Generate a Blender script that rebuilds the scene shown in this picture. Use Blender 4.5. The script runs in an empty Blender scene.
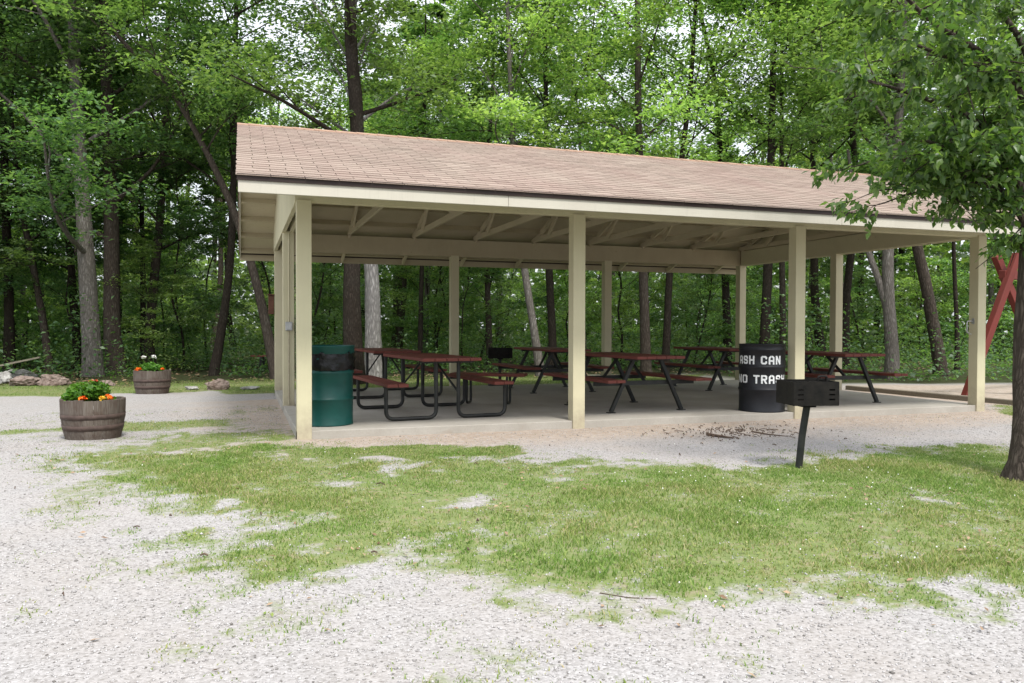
import bpy, bmesh, math, random
import numpy as np
from mathutils import Vector, Matrix
random.seed(7)
RNG = np.random.default_rng(11)
C = bpy.context.scene.collection
R = math.radians
GZ = -0.11            # level of the gravel

# ------------------------------------------------------------------ camera
CAM = np.array([-0.5459, -8.5078, 1.09])
FPX, YAW, PITCH, ROLL = 792.37, R(18.868), R(-1.0066), R(0.158)
_r = np.array([math.cos(YAW), -math.sin(YAW), 0.]); _f = np.array([math.sin(YAW), math.cos(YAW), 0.]); _u = np.array([0, 0, 1.])
CF = _f*math.cos(PITCH) + _u*math.sin(PITCH)
_U = _u*math.cos(PITCH) - _f*math.sin(PITCH)
CR = _r*math.cos(ROLL) + _U*math.sin(ROLL); CU = _U*math.cos(ROLL) - _r*math.sin(ROLL)
def ground_at(px, py, z=GZ):
    """the point of the level z that the photograph shows at a pixel"""
    d = CF + CR*((px-512)/FPX) + CU*((341.5-py)/FPX)
    t = (z-CAM[2])/d[2]
    p = CAM + d*t
    return float(p[0]), float(p[1]), z
def at_depth(px, depth, py=341.5):
    p = CAM + (CF + CR*((px-512)/FPX) + CU*((341.5-py)/FPX))*depth
    return float(p[0]), float(p[1]), float(p[2])

cam = bpy.data.cameras.new('camera'); co = bpy.data.objects.new('camera', cam); C.objects.link(co)
cam.sensor_width = 36; cam.lens = FPX/1024*36; cam.clip_end = 2000; cam.clip_start = 0.05
m = Matrix.Identity(4)
for i in range(3):
    m[i][0] = CR[i]; m[i][1] = CU[i]; m[i][2] = -CF[i]; m[i][3] = CAM[i]
co.matrix_world = m
bpy.context.scene.camera = co

# ------------------------------------------------------------------ helpers
def tag(o, label=None, cat=None, group=None, kind=None):
    if label: o['label'] = label
    if cat: o['category'] = cat
    if group: o['group'] = group
    if kind: o['kind'] = kind
    return o
def empty(name, loc=(0, 0, 0), rz=0, label=None, cat=None, group=None):
    o = bpy.data.objects.new(name, None); C.objects.link(o)
    o.location = loc; o.rotation_euler = (0, 0, rz); o.empty_display_size = .2
    return tag(o, label, cat, group)
def np_mesh(name, V, F, mat, parent=None, smooth=False, k=None):
    """V (n,3); F (m,k) array or list of arrays"""
    me = bpy.data.meshes.new(name)
    V = np.asarray(V, dtype=np.float32)
    Fs = F if isinstance(F, list) else [F]
    Fs = [np.asarray(f, dtype=np.int32) for f in Fs if len(f)]
    me.vertices.add(len(V)); me.vertices.foreach_set('co', V.ravel())
    tot = np.concatenate([np.full(len(f), f.shape[1], dtype=np.int32) for f in Fs])
    me.loops.add(int(tot.sum())); me.loops.foreach_set('vertex_index', np.concatenate([f.ravel() for f in Fs]))
    me.polygons.add(len(tot))
    st = np.concatenate([[0], np.cumsum(tot)[:-1]]).astype(np.int32)
    me.polygons.foreach_set('loop_start', st)
    if smooth: me.polygons.foreach_set('use_smooth', np.ones(len(tot), dtype=bool))
    me.update(calc_edges=True)
    me.materials.append(mat)
    o = bpy.data.objects.new(name, me); C.objects.link(o)
    if parent: o.parent = parent
    return o
def copy_tree(o, parent=None):
    c = o.copy(); C.objects.link(c); c.parent = parent
    for ch in list(o.children): copy_tree(ch, c)
    return c

class MB:
    """collects shapes, becomes one mesh"""
    def __init__(s): s.v = []; s.f = []; s.sm = []
    def add(s, vs, fs, smooth=False):
        n = len(s.v); s.v += [tuple(v) for v in vs]; s.f += [tuple(i+n for i in f) for f in fs]; s.sm += [smooth]*len(fs)
    def box(s, a, b):
        x0, y0, z0 = a; x1, y1, z1 = b
        s.add([(x0,y0,z0),(x1,y0,z0),(x1,y1,z0),(x0,y1,z0),(x0,y0,z1),(x1,y0,z1),(x1,y1,z1),(x0,y1,z1)],
              [(0,3,2,1),(4,5,6,7),(0,1,5,4),(1,2,6,5),(2,3,7,6),(3,0,4,7)])
        return s
    def bar(s, p, q, w, h, up=(0, 0, 1)):
        """rectangular bar from p to q, w sideways, h along 'up'"""
        p = Vector(p); q = Vector(q); d = (q-p).normalized(); u = Vector(up)
        x = d.cross(u)
        if x.length < 1e-4: x = d.cross(Vector((0, 1, 0)))
        x.normalize(); u = x.cross(d)
        vs = []
        for e in (p, q):
            for a, b in ((-1, -1), (1, -1), (1, 1), (-1, 1)): vs.append(e + x*(a*w/2) + u*(b*h/2))
        s.add(vs, [(0,1,2,3),(7,6,5,4),(0,4,5,1),(1,5,6,2),(2,6,7,3),(3,7,4,0)])
        return s
    def tube(s, pts, r, n=8, cap=True):
        pts = [Vector(p) for p in pts]
        rs = r if isinstance(r, (list, tuple)) else [r]*len(pts)
        prev = None; vs = []
        for i, p in enumerate(pts):
            d = (pts[min(i+1, len(pts)-1)]-pts[max(i-1, 0)]).normalized()
            if prev is None:
                a = d.orthogonal().normalized()
            else:
                a = (prev - d*prev.dot(d)).normalized()
            prev = a; b = d.cross(a)
            for k in range(n):
                t = 2*math.pi*k/n; vs.append(p + (a*math.cos(t)+b*math.sin(t))*rs[i])
        fs = [(i*n+k, i*n+(k+1) % n, (i+1)*n+(k+1) % n, (i+1)*n+k) for i in range(len(pts)-1) for k in range(n)]
        s.add(vs, fs, True)
        if cap:
            m_ = len(pts)-1
            s.add(vs[:n], [tuple(range(n-1, -1, -1))]); s.add(vs[m_*n:], [tuple(range(n))])
        return s
    def lathe(s, prof, n=32, c=(0, 0, 0), wob=None):
        """prof: list of (r, z)"""
        vs = []
        for i, (r, z) in enumerate(prof):
            for k in range(n):
                t = 2*math.pi*k/n; rr = r + (wob(t, z) if wob else 0)
                vs.append((c[0]+rr*math.cos(t), c[1]+rr*math.sin(t), c[2]+z))
        fs = [(i*n+k, i*n+(k+1) % n, (i+1)*n+(k+1) % n, (i+1)*n+k) for i in range(len(prof)-1) for k in range(n)]
        s.add(vs, fs, True); return s
    def disc(s, r, z, n=32, c=(0, 0, 0)):
        s.add([(c[0]+r*math.cos(2*math.pi*k/n), c[1]+r*math.sin(2*math.pi*k/n), c[2]+z) for k in range(n)], [tuple(range(n))]); return s
    def build(s, name, mat, parent=None, bevel=0):
        me = bpy.data.meshes.new(name); me.from_pydata(s.v, [], s.f); me.update()
        me.polygons.foreach_set('use_smooth', s.sm)
        me.materials.append(mat)
        o = bpy.data.objects.new(name, me); C.objects.link(o)
        if parent: o.parent = parent
        if bevel:
            b = o.modifiers.new('bevel', 'BEVEL'); b.width = bevel; b.segments = 2; b.limit_method = 'ANGLE'; b.angle_limit = R(50)
        return o

def fillet(pts, r, n=5):
    pts = [Vector(p) for p in pts]; out = [pts[0]]
    for i in range(1, len(pts)-1):
        a = (pts[i-1]-pts[i]); b = (pts[i+1]-pts[i]); q = min(r, a.length*.49, b.length*.49)
        A = pts[i]+a.normalized()*q; B = pts[i]+b.normalized()*q
        for k in range(n+1):
            t = k/n; out.append(A*(1-t)**2 + pts[i]*2*t*(1-t) + B*t*t)
    out.append(pts[-1]); return out

# numpy value noise
_P = np.random.default_rng(3).random((256, 256))
def vnoise(x, y, s):
    x = np.asarray(x)*s+1000; y = np.asarray(y)*s+1000
    xi = np.floor(x).astype(int); yi = np.floor(y).astype(int); fx = x-xi; fy = y-yi
    fx = fx*fx*(3-2*fx); fy = fy*fy*(3-2*fy)
    g = lambda a, b: _P[a & 255, b & 255]
    return (g(xi, yi)*(1-fx)+g(xi+1, yi)*fx)*(1-fy) + (g(xi, yi+1)*(1-fx)+g(xi+1, yi+1)*fx)*fy
def fbm(x, y, s, o=4):
    a = 0; w = .5
    for k in range(o): a = a + w*vnoise(x+17.3*k, y-9.1*k, s*2**k); w *= .5
    return a/(1-.5**o)

# ------------------------------------------------------------------ materials
class NT:
    def __init__(s, name):
        s.m = bpy.data.materials.new(name); s.m.use_nodes = True; s.t = s.m.node_tree; s.n = s.t.nodes
        s.b = s.n['Principled BSDF']; s.out = s.n['Material Output']
        s.b.inputs['Specular IOR Level'].default_value = .3
    def new(s, t, **k):
        n = s.n.new(t)
        for a, b in k.items():
            if a.startswith('i_'): n.inputs[a[2:].replace('_', ' ')].default_value = b
            else: setattr(n, a, b)
        return n
    def link(s, a, b): s.t.links.new(a, b)
    def coord(s, scale=(1, 1, 1), kind='Object'):
        tc = s.new('ShaderNodeTexCoord'); mp = s.new('ShaderNodeMapping'); mp.inputs['Scale'].default_value = scale
        s.link(tc.outputs[kind], mp.inputs['Vector']); return mp.outputs['Vector']
    def noise(s, vec, scale, detail=4, rough=.6):
        n = s.new('ShaderNodeTexNoise'); n.inputs['Scale'].default_value = scale; n.inputs['Detail'].default_value = detail; n.inputs['Roughness'].default_value = rough
        if vec is not None: s.link(vec, n.inputs['Vector'])
        return n.outputs['Fac']
    def ramp(s, fac, stops, interp='LINEAR'):
        r = s.new('ShaderNodeValToRGB'); r.color_ramp.interpolation = interp
        e = r.color_ramp.elements
        while len(e) < len(stops): e.new(.5)
        for i, (p, c) in enumerate(stops):
            e[i].position = p; e[i].color = (*c, 1) if len(c) == 3 else c
        s.link(fac, r.inputs['Fac']); return r.outputs['Color']
    def mix(s, fac, a, b, mode='MIX'):
        n = s.new('ShaderNodeMix', data_type='RGBA', blend_type=mode)
        for v, k in ((fac, 'Factor'), (a, 'A'), (b, 'B')):
            sock = [q for q in n.inputs if q.name == k and (q.type == ('VALUE' if k == 'Factor' else 'RGBA'))][0]
            if isinstance(v, (int, float)): sock.default_value = v
            elif isinstance(v, tuple): sock.default_value = (*v, 1)
            else: s.link(v, sock)
        return [q for q in n.outputs if q.type == 'RGBA'][0]
    def bump(s, h, st=.4, dist=.01, prev=None):
        b = s.new('ShaderNodeBump'); b.inputs['Strength'].default_value = st; b.inputs['Distance'].default_value = dist
        s.link(h, b.inputs['Height'])
        if prev is not None: s.link(prev, b.inputs['Normal'])
        s.link(b.outputs['Normal'], s.b.inputs['Normal']); return b.outputs['Normal']
    def color(s, c):
        if isinstance(c, tuple): s.b.inputs['Base Color'].default_value = (*c, 1)
        else: s.link(c, s.b.inputs['Base Color'])
    def rough(s, v): s.b.inputs['Roughness'].default_value = v

def mottled(name, c1, c2, scale=6, rough=.7, bump=.2, stretch=(1, 1, 1), metal=0, bscale=40, dist=.004):
    t = NT(name); v = t.coord(stretch)
    n = t.noise(v, scale, 6, .65)
    t.color(t.ramp(n, [(.3, c1), (.7, c2)])); t.rough(rough); t.b.inputs['Metallic'].default_value = metal
    if bump: t.bump(t.noise(v, bscale, 4), bump, dist)
    return t.m

def painted_wood(name, base, dirt, spots=(.25, .18, .1)):
    t = NT(name); v = t.coord((1, 1, 1))
    vs = t.coord((14, 14, 1.2))
    a = t.ramp(t.noise(v, 2.2, 5), [(.35, base), (.75, dirt)])
    g = t.noise(vs, 3, 5)
    a = t.mix(t.ramp(g, [(.55, (0, 0, 0)), (.8, (.35, .35, .35))]), a, tuple(x*.72 for x in base))
    sp = t.ramp(t.noise(v, 26, 2), [(.71, (0, 0, 0)), (.76, (.7, .7, .7))])
    sx_ = t.new('ShaderNodeSeparateXYZ'); t.link(v, sx_.inputs[0])
    mr_ = t.new('ShaderNodeMapRange'); mr_.inputs['From Min'].default_value = .45; mr_.inputs['From Max'].default_value = -.12; t.link(sx_.outputs[2], mr_.inputs['Value'])
    ml_ = t.new('ShaderNodeMath', operation='MULTIPLY'); t.link(mr_.outputs[0], ml_.inputs[0]); t.link(t.noise(v, 9, 5, .7), ml_.inputs[1])
    a = t.mix(t.ramp(ml_.outputs[0], [(.12, (0, 0, 0)), (.6, (.8, .8, .8))]), a, (.30, .25, .19)) if name == 'cream_paint' else a
    t.color(t.mix(sp, a, spots)); t.rough(.62)
    t.bump(g, .25, .004); return t.m

def bark(name, c1, c2, c3, sc=1.0):
    t = NT(name); v = t.coord((16*sc, 16*sc, 3.6*sc))
    vo = t.new('ShaderNodeTexVoronoi', feature='DISTANCE_TO_EDGE'); vo.inputs['Scale'].default_value = 1.6
    nz = t.new('ShaderNodeTexNoise'); nz.inputs['Scale'].default_value = 1.4; nz.inputs['Detail'].default_value = 5
    t.link(v, nz.inputs['Vector'])
    mv = t.new('ShaderNodeMix', data_type='VECTOR'); mv.inputs[0].default_value = .35
    t.link(v, mv.inputs[4]); t.link(nz.outputs['Color'], mv.inputs[5]); 
    ad = t.new('ShaderNodeVectorMath', operation='ADD'); t.link(v, ad.inputs[0]); t.link(nz.outputs['Color'], ad.inputs[1])
    t.link(ad.outputs[0], vo.inputs['Vector'])
    ridge = t.ramp(vo.outputs['Distance'], [(.0, (0, 0, 0)), (.35, (1, 1, 1))])
    lich = t.noise(t.coord((1, 1, .5)), 3.2, 6, .7)
    base = t.ramp(nz.outputs['Fac'], [(.3, c1), (.65, c2)])
    base = t.mix(t.ramp(lich, [(.52, (0, 0, 0)), (.68, (.75, .75, .75))]), base, c3)
    t.color(t.mix(ridge, tuple(x*.7 for x in c1), base)); t.rough(.9)
    t.b.inputs['Specular IOR Level'].default_value = .1
    t.bump(ridge, .7, .015); return t.m

def leafmat(name, dark, mid, light, trans=.45, spec=.35, rough=.5, yellow=None):
    t = NT(name)
    g = t.new('ShaderNodeNewGeometry'); oi = t.new('ShaderNodeObjectInfo')
    stops = [(0, dark), (.45, mid), (1, light)]
    c = t.ramp(g.outputs['Random Per Island'], stops)
    hs = t.new('ShaderNodeHueSaturation'); t.link(c, hs.inputs['Color'])
    mr = t.new('ShaderNodeMapRange'); mr.inputs['To Min'].default_value = .8; mr.inputs['To Max'].default_value = 1.2
    t.link(oi.outputs['Random'], mr.inputs['Value']); t.link(mr.outputs['Result'], hs.inputs['Value'])
    mr2 = t.new('ShaderNodeMapRange'); mr2.inputs['To Min'].default_value = .485; mr2.inputs['To Max'].default_value = .51
    t.link(oi.outputs['Random'], mr2.inputs['Value']); t.link(mr2.outputs['Result'], hs.inputs['Hue'])
    col = hs.outputs['Color']
    t.color(col); t.rough(rough); t.b.inputs['Specular IOR Level'].default_value = spec
    tr = t.new('ShaderNodeBsdfTranslucent')
    tc = t.mix(1.0, col, (1.5, 1.6, .6), 'MULTIPLY'); t.link(tc, tr.inputs['Color'])
    ms = t.new('ShaderNodeMixShader'); ms.inputs[0].default_value = trans
    t.link(t.b.outputs[0], ms.inputs[1]); t.link(tr.outputs[0], ms.inputs[2]); t.link(ms.outputs[0], t.out.inputs['Surface'])
    return t.m

M = {}
CREAM = (.56, .52, .355)
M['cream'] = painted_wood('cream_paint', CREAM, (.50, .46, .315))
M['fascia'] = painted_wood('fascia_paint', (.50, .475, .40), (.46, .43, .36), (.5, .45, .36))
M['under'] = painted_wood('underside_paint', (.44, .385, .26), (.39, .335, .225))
M['frame'] = painted_wood('framing_paint', (.56, .495, .35), (.50, .44, .30))
M['sheath'] = painted_wood('sheathing_paint', (.50, .44, .31), (.44, .385, .26))
M['drip'] = mottled('brown_metal_edge', (.016, .009, .007), (.03, .016, .012), 5, .5, .1)
M['ridge'] = mottled('ridge_cap', (.30, .19, .135), (.38, .25, .18), 8, .9, .4)
# shingles
t = NT('asphalt_shingle')
g = t.new('ShaderNodeNewGeometry'); v = t.coord()
c = t.ramp(g.outputs['Random Per Island'], [(0, (.16, .127, .102)), (.35, (.222, .175, .142)), (.7, (.275, .220, .18)), (1, (.335, .275, .228))])
gr = t.noise(v, 160, 2, .8)
c = t.mix(.55, c, t.ramp(gr, [(.3, (.13, .09, .074)), (.7, (.42, .345, .285))]), 'MIX')
st = t.ramp(t.noise(t.coord((1, .35, 1)), 1.1, 5), [(.4, (0, 0, 0)), (.75, (.45, .45, .45))])
t.color(t.mix(st, c, (.24, .15, .13))); t.rough(.95); t.bump(gr, .5, .003); M['shingle'] = t.m
# concrete
t = NT('concrete'); v = t.coord()
a = t.ramp(t.noise(v, 1.3, 8, .7), [(.3, (.30, .28, .24)), (.7, (.42, .395, .355))])
a = t.mix(t.ramp(t.noise(v, 55, 3), [(.45, (0, 0, 0)), (.8, (.4, .4, .4))]), a, (.26, .24, .21))
a = t.mix(t.ramp(t.noise(v, 3.4, 4), [(.62, (0, 0, 0)), (.72, (.5, .5, .5))]), a, (.30, .25, .20))
t.color(a); t.rough(.85); t.bump(t.noise(v, 90, 3), .25, .003); M['concrete'] = t.m
M['red'] = painted_wood('red_stained_board', (.155, .040, .030), (.11, .032, .025), (.12, .06, .05))
M['redtimber'] = painted_wood('red_timber', (.15, .028, .021), (.11, .024, .018), (.12, .04, .03))
M['black'] = mottled('black_steel', (.010, .012, .012), (.03, .03, .028), 9, .45, .15)
M['rust'] = mottled('sooty_steel', (.006, .006, .006), (.018, .016, .014), 12, .6, .4)
M['blackdrum'] = mottled('black_drum_paint', (.009, .010, .013), (.018, .019, .023), 5, .42, .12, bscale=14)
M['green'] = mottled('green_drum_paint', (.004, .048, .042), (.007, .068, .058), 4, .4, .1, bscale=10)
M['bag'] = mottled('black_plastic', (.004, .004, .005), (.008, .008, .009), 5, .3, .6, bscale=14, dist=.02)
M['white'] = mottled('white_stencil', (.62, .65, .66), (.85, .86, .86), 60, .6, 0)
M['galv'] = mottled('galvanised', (.32, .33, .33), (.5, .5, .5), 14, .45, .1, metal=.6)
M['brownbox'] = mottled('brown_wood', (.09, .04, .025), (.15, .07, .045), 8, .8, .3)
M['soil'] = mottled('potting_soil', (.02, .014, .01), (.05, .035, .025), 20, .95, .8, bscale=30, dist=.02)
t = NT('barrel_oak'); v = t.coord((1, 1, 1)); g = t.new('ShaderNodeNewGeometry')
a = t.ramp(g.outputs['Random Per Island'], [(0, (.075, .055, .043)), (.5, (.10, .078, .062)), (1, (.135, .11, .09))])
gg = t.noise(t.coord((30, 30, 2)), 3, 5)
a = t.mix(t.ramp(gg, [(.4, (0, 0, 0)), (.75, (.6, .6, .6))]), a, (.20, .185, .165))
a = t.mix(t.ramp(t.noise(v, 6, 4), [(.5, (0, 0, 0)), (.66, (.7, .7, .7))]), a, (.075, .05, .038))
t.color(a); t.rough(.85); t.bump(gg, .6, .008); M['oak'] = t.m
M['hoop'] = mottled('rusty_hoop', (.050, .034, .028), (.095, .065, .054), 18, .75, .5, bscale=60)
M['rock'] = mottled('field_rock', (.10, .065, .05), (.30, .24, .21), 9, .9, .9, bscale=12, dist=.03)
M['rockgrey'] = mottled('grey_rock', (.18, .17, .16), (.42, .41, .39), 7, .9, .9, bscale=12, dist=.03)
M['timber'] = mottled('weathered_timber', (.15, .13, .10), (.26, .23, .18), 7, .9, .6, (1, 10, 10), bscale=20)
M['rust'].node_tree.nodes['Principled BSDF'].inputs['Specular IOR Level'].default_value = .12
M['bark'] = bark('bark_brown', (.065, .052, .042), (.11, .09, .073), (.15, .14, .12))
M['barkdark'] = bark('bark_dark', (.035, .028, .022), (.062, .05, .04), (.08, .078, .062), 1.3)
M['barkgrey'] = bark('bark_grey', (.15, .135, .118), (.24, .22, .20), (.34, .33, .31))
M['barkpale'] = bark('bark_pale', (.22, .21, .20), (.36, .345, .33), (.55, .54, .52), .8)
M['leaf'] = leafmat('leaf_mid', (.075, .145, .052), (.135, .235, .088), (.24, .36, .155), .5, .6, .42)
M['leafdark'] = leafmat('leaf_dark', (.056, .12, .052), (.095, .18, .076), (.17, .27, .12), .5, .6, .42)
M['leaflight'] = leafmat('leaf_light', (.13, .225, .075), (.22, .34, .125), (.37, .49, .23), .55, .6, .42)  # paler leaf colour stands in for sunlight, mostly on the central crowns
M['leafnear'] = leafmat('leaf_near', (.046, .105, .032), (.085, .17, .052), (.19, .30, .10), .55, .6, .4)
M['leafplant'] = leafmat('leaf_plant', (.05, .15, .02), (.08, .22, .03), (.13, .30, .05), .35)
M['twig'] = mottled('twig', (.06, .04, .03), (.12, .085, .06), 20, .9, 0)
def flower(name, a, b):
    t = NT(name); g = t.new('ShaderNodeNewGeometry')
    t.color(t.ramp(g.outputs['Random Per Island'], [(0, a), (1, b)])); t.rough(.6); return t.m
M['orange'] = flower('orange_petal', (.75, .10, .01), (.9, .24, .02))
M['yellow'] = flower('yellow_petal', (.85, .50, .03), (.9, .62, .08))
M['whitepetal'] = flower('white_petal', (.75, .75, .70), (.9, .9, .87))
M['pink'] = flower('coral_petal', (.55, .09, .05), (.65, .16, .09))
t = NT('grass_blade'); g = t.new('ShaderNodeNewGeometry')
big = t.noise(t.coord(kind='Object'), .9, 3)
c1 = t.ramp(g.outputs['Random Per Island'], [(0, (.13, .21, .042)), (.45, (.22, .30, .065)), (.78, (.36, .37, .13)), (1, (.52, .42, .27))])
c2 = t.ramp(g.outputs['Random Per Island'], [(0, (.11, .21, .036)), (.6, (.18, .295, .056)), (1, (.33, .40, .12))])
col = t.mix(t.ramp(big, [(.42, (0, 0, 0)), (.58, (1, 1, 1))]), c1, c2)
t.color(col); t.rough(.6)
tr = t.new('ShaderNodeBsdfTranslucent'); t.link(col, tr.inputs['Color']); ms = t.new('ShaderNodeMixShader'); ms.inputs[0].default_value = .4
t.link(t.b.outputs[0], ms.inputs[1]); t.link(tr.outputs[0], ms.inputs[2]); t.link(ms.outputs[0], t.out.inputs['Surface']); M['grass'] = t.m
M['litter'] = flower('dead_leaf', (.13, .075, .04), (.36, .25, .16))
t = NT('gravel_stone'); g = t.new('ShaderNodeNewGeometry')
t.color(t.ramp(g.outputs['Random Per Island'], [(0, (.13, .12, .11)), (.15, (.25, .237, .228)), (.5, (.33, .318, .31)), (1, (.47, .455, .448))])); t.rough(.9); M['stone'] = t.m

# ------------------------------------------------------------------ ground
def poly_sd(px, py, poly):
    """signed distance, positive inside"""
    px = np.asarray(px, float); py = np.asarray(py, float)
    d = np.full(px.shape, 1e9); ins = np.zeros(px.shape, bool)
    n = len(poly)
    for i in range(n):
        ax, ay = poly[i]; bx, by = poly[(i+1) % n]
        ex, ey = bx-ax, by-ay
        t_ = np.clip(((px-ax)*ex+(py-ay)*ey)/(ex*ex+ey*ey+1e-9), 0, 1)
        d = np.minimum(d, np.hypot(px-ax-t_*ex, py-ay-t_*ey))
        c_ = ((ay > py) != (by > py)) & (px < (bx-ax)*(py-ay)/((by-ay) if abs(by-ay) > 1e-9 else 1e-9)+ax)
        ins ^= c_
    return np.where(ins, d, -d)
def W(pts): return [ground_at(x, y)[:2] for x, y in pts]
LAWN = W([(70, 462), (110, 448), (170, 437), (235, 432), (285, 436), (300, 458), (420, 462), (520, 459), (640, 464), (745, 470), (830, 456), (915, 447), (1000, 445), (1100, 455), (1300, 500), (1300, 600), (1030, 590), (870, 597), (720, 603), (600, 600), (470, 572), (390, 556), (330, 572), (255, 582), (215, 560), (235, 530), (200, 505), (150, 492), (100, 474)])
STRIP = W([(280, 452), (360, 449), (520, 446), (530, 453), (420, 458), (290, 459)])
NORTH = W([(-400, 396), (-60, 396), (60, 398), (120, 394), (200, 393), (276, 388), (290, 382), (560, 382), (600, 375), (300, 372), (-500, 372)])
BACK = [(-1.0, 6.05), (9.3, 6.05), (11, 9.5), (-2, 9.5)]
EAST = W([(984, 403), (1100, 412), (1250, 440), (1200, 470), (1040, 446), (996, 414)])
PLAY = W([(846, 392), (1024, 409), (1300, 432), (1500, 430), (1500, 392), (1000, 384.5), (850, 385)])
def grass_mask(x, y):
    n1 = fbm(x, y, .9, 5)-.5; n2 = fbm(x+50, y+20, 3.0, 3)-.5
    a = np.clip((poly_sd(x, y, LAWN) +.42+ n1*.30 + n2*.85+(fbm(x-31, y+7, 9, 2)-.5)*.9)*1.15, 0, 1)
    bare = np.clip((fbm(x+9, y+31, 1.3, 4)-.60)*8, 0, 1)*.35+np.clip((fbm(x-19, y+61, 5, 3)-.54)*5, 0, 1)*.45
    a = a*(1-bare)
    b = np.clip((poly_sd(x, y, STRIP)+.07+n2*.5)*7, 0, 1)*.9
    c_ = np.clip((poly_sd(x, y, NORTH)+n1*1.2)*2.5, 0, 1)
    d = np.clip((poly_sd(x, y, EAST)+n2*.4)*4, 0, 1)
    e = np.clip((poly_sd(x, y, BACK)+n1*.8)*3, 0, 1)
    f = np.clip((fbm(x+77, y-5, 1.1, 3)*.45+fbm(x+7, y-15, 5, 3)*.55-.50)*6, 0, 1)*.5*(y < 4)*(y > -8)*np.clip((2.2-x)*.35, .12, .8)     # tufts in the gravel
    side = np.clip((poly_sd(x, y, [(-1.4, 1.2), (-.5, 1.3), (-.4, 2.4), (-2.2, 2.6), (-4, 1.6)])+n2*.6)*3, 0, 1)*.7
    return np.clip(np.maximum.reduce([a, b, c_, d, e, f, side]), 0, 1)
def forest_mask(x, y):
    n1 = fbm(x, y, .6, 4)-.5
    s = y - 8.7 + n1*2.2 - np.clip(8-np.maximum(x, -50), -6, 0)*.0 - np.clip(x-10, 0, 12)*.22*0
    return np.clip(s*.8, 0, 1)
def forest_under(x, y): return (y > 11.2) | ((x > 10.8) & (y > 6.2-np.clip(x-10.8, 0, 20)*.3))
def dist_slab(x, y):
    return np.hypot(np.maximum(np.maximum(-x, x-9.5), 0), np.maximum(np.maximum(-y, y-5.8), 0))
def gheight(x, y):
    z = GZ + (fbm(x, y, .5, 4)-.5)*.05
    k = np.clip(1-dist_slab(x, y)/1.2, 0, 1); z = z*(1-k)+(-.088)*k + (fbm(x, y, 3, 2)-.5)*.012
    far = np.clip((np.hypot(x+.5, y+8.5)-40)/60, 0, 1); z = z + far*far*(-2.0)
    f = np.clip((y-9.)/25, 0, 1)
    return z + f*(fbm(x+5, y, .12, 3)-.5)*1.2*np.clip((y-16)/20, 0, 1)
def gz(x, y): return float(gheight(np.array([x]), np.array([y]))[0])
def axis(lo, a, b, hi, st):
    q = list(np.arange(a, b, st)); s = st; v = b
    while v < hi: q.append(v); s *= 1.18; v += s
    q.append(hi); s = st; v = a-st; left = []
    while v > lo: left.append(v); s *= 1.18; v -= s
    left.append(lo)
    return np.array(left[::-1]+q)
gx = axis(-600, -7.5, 13.5, 600, .075); gy = axis(-300, -7.6, 10.5, 800, .075)
X, Y = np.meshgrid(gx, gy); Z = gheight(X, Y)
V = np.stack([X.ravel(), Y.ravel(), Z.ravel()], 1)
ny, nx = X.shape
idx = np.arange(nx*ny).reshape(ny, nx)
F = np.stack([idx[:-1, :-1].ravel(), idx[:-1, 1:].ravel(), idx[1:, 1:].ravel(), idx[1:, :-1].ravel()], 1)
t = NT('ground_surface')
at = t.new('ShaderNodeAttribute', attribute_name='cover'); sep = t.new('ShaderNodeSeparateColor'); t.link(at.outputs['Color'], sep.inputs[0])
v = t.coord()
vo = t.new('ShaderNodeTexVoronoi'); vo.inputs['Scale'].default_value = 85; t.link(v, vo.inputs['Vector'])
vo2 = t.new('ShaderNodeTexVoronoi'); vo2.inputs['Scale'].default_value = 130; t.link(v, vo2.inputs['Vector'])
sv = t.new('ShaderNodeSeparateColor'); t.link(vo.outputs['Color'], sv.inputs[0])
grav = t.ramp(sv.outputs[0], [(0, (.12, .11, .10)), (.12, (.235, .224, .216)), (.5, (.31, .297, .29)), (1, (.41, .395, .388))])
sv2 = t.new('ShaderNodeSeparateColor'); t.link(vo2.outputs['Color'], sv2.inputs[0])
grav = t.mix(.35, grav, t.ramp(sv2.outputs[0], [(0, (.22, .208, .20)), (1, (.39, .377, .37))]))
grav = t.mix(t.ramp(t.noise(v, .8, 5), [(.4, (0, 0, 0)), (.7, (.45, .45, .45))]), grav, (.30, .265, .235))
tan = t.mix(t.ramp(t.noise(v, 14, 5), [(.4, (0, 0, 0)), (.65, (1, 1, 1))]), (.34, .26, .19), (.44, .365, .30))
tan = t.mix(.3, tan, grav)
soil = t.ramp(t.noise(v, 9, 6, .7), [(.3, (.10, .13, .04)), (.5, (.15, .19, .06)), (.62, (.20, .19, .10)), (.74, (.27, .225, .16))])
litter = t.ramp(t.noise(v, 5, 7, .75), [(.3, (.025, .022, .012)), (.5, (.045, .05, .02)), (.72, (.05, .08, .025))])
ma = t.new('ShaderNodeMath', operation='ADD'); t.link(sep.outputs[0], ma.inputs[0]); t.link(t.noise(v, 13, 6, .75), ma.inputs[1])
gf = t.ramp(ma.outputs[0], [(.0, (0, 0, 0)), (.72, (0, 0, 0)), (1.02, (.95, .95, .95))])
c = t.mix(sep.outputs[2], grav, tan); c = t.mix(gf, c, soil); c = t.mix(sep.outputs[1], c, litter)
t.color(c); t.rough(.95); t.b.inputs['Specular IOR Level'].default_value = .15
n_ = t.bump(vo.outputs['Distance'], .4, -.008); t.bump(t.noise(v, 30, 4), .3, .01, n_)
ground = np_mesh('ground', V, F, t.m, smooth=True); tag(ground, kind='structure')
gm = grass_mask(X.ravel(), Y.ravel()); fm = forest_mask(X.ravel(), Y.ravel())
pm = np.clip((poly_sd(X.ravel(), Y.ravel(), PLAY)+.2)*2, 0, 1)
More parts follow.
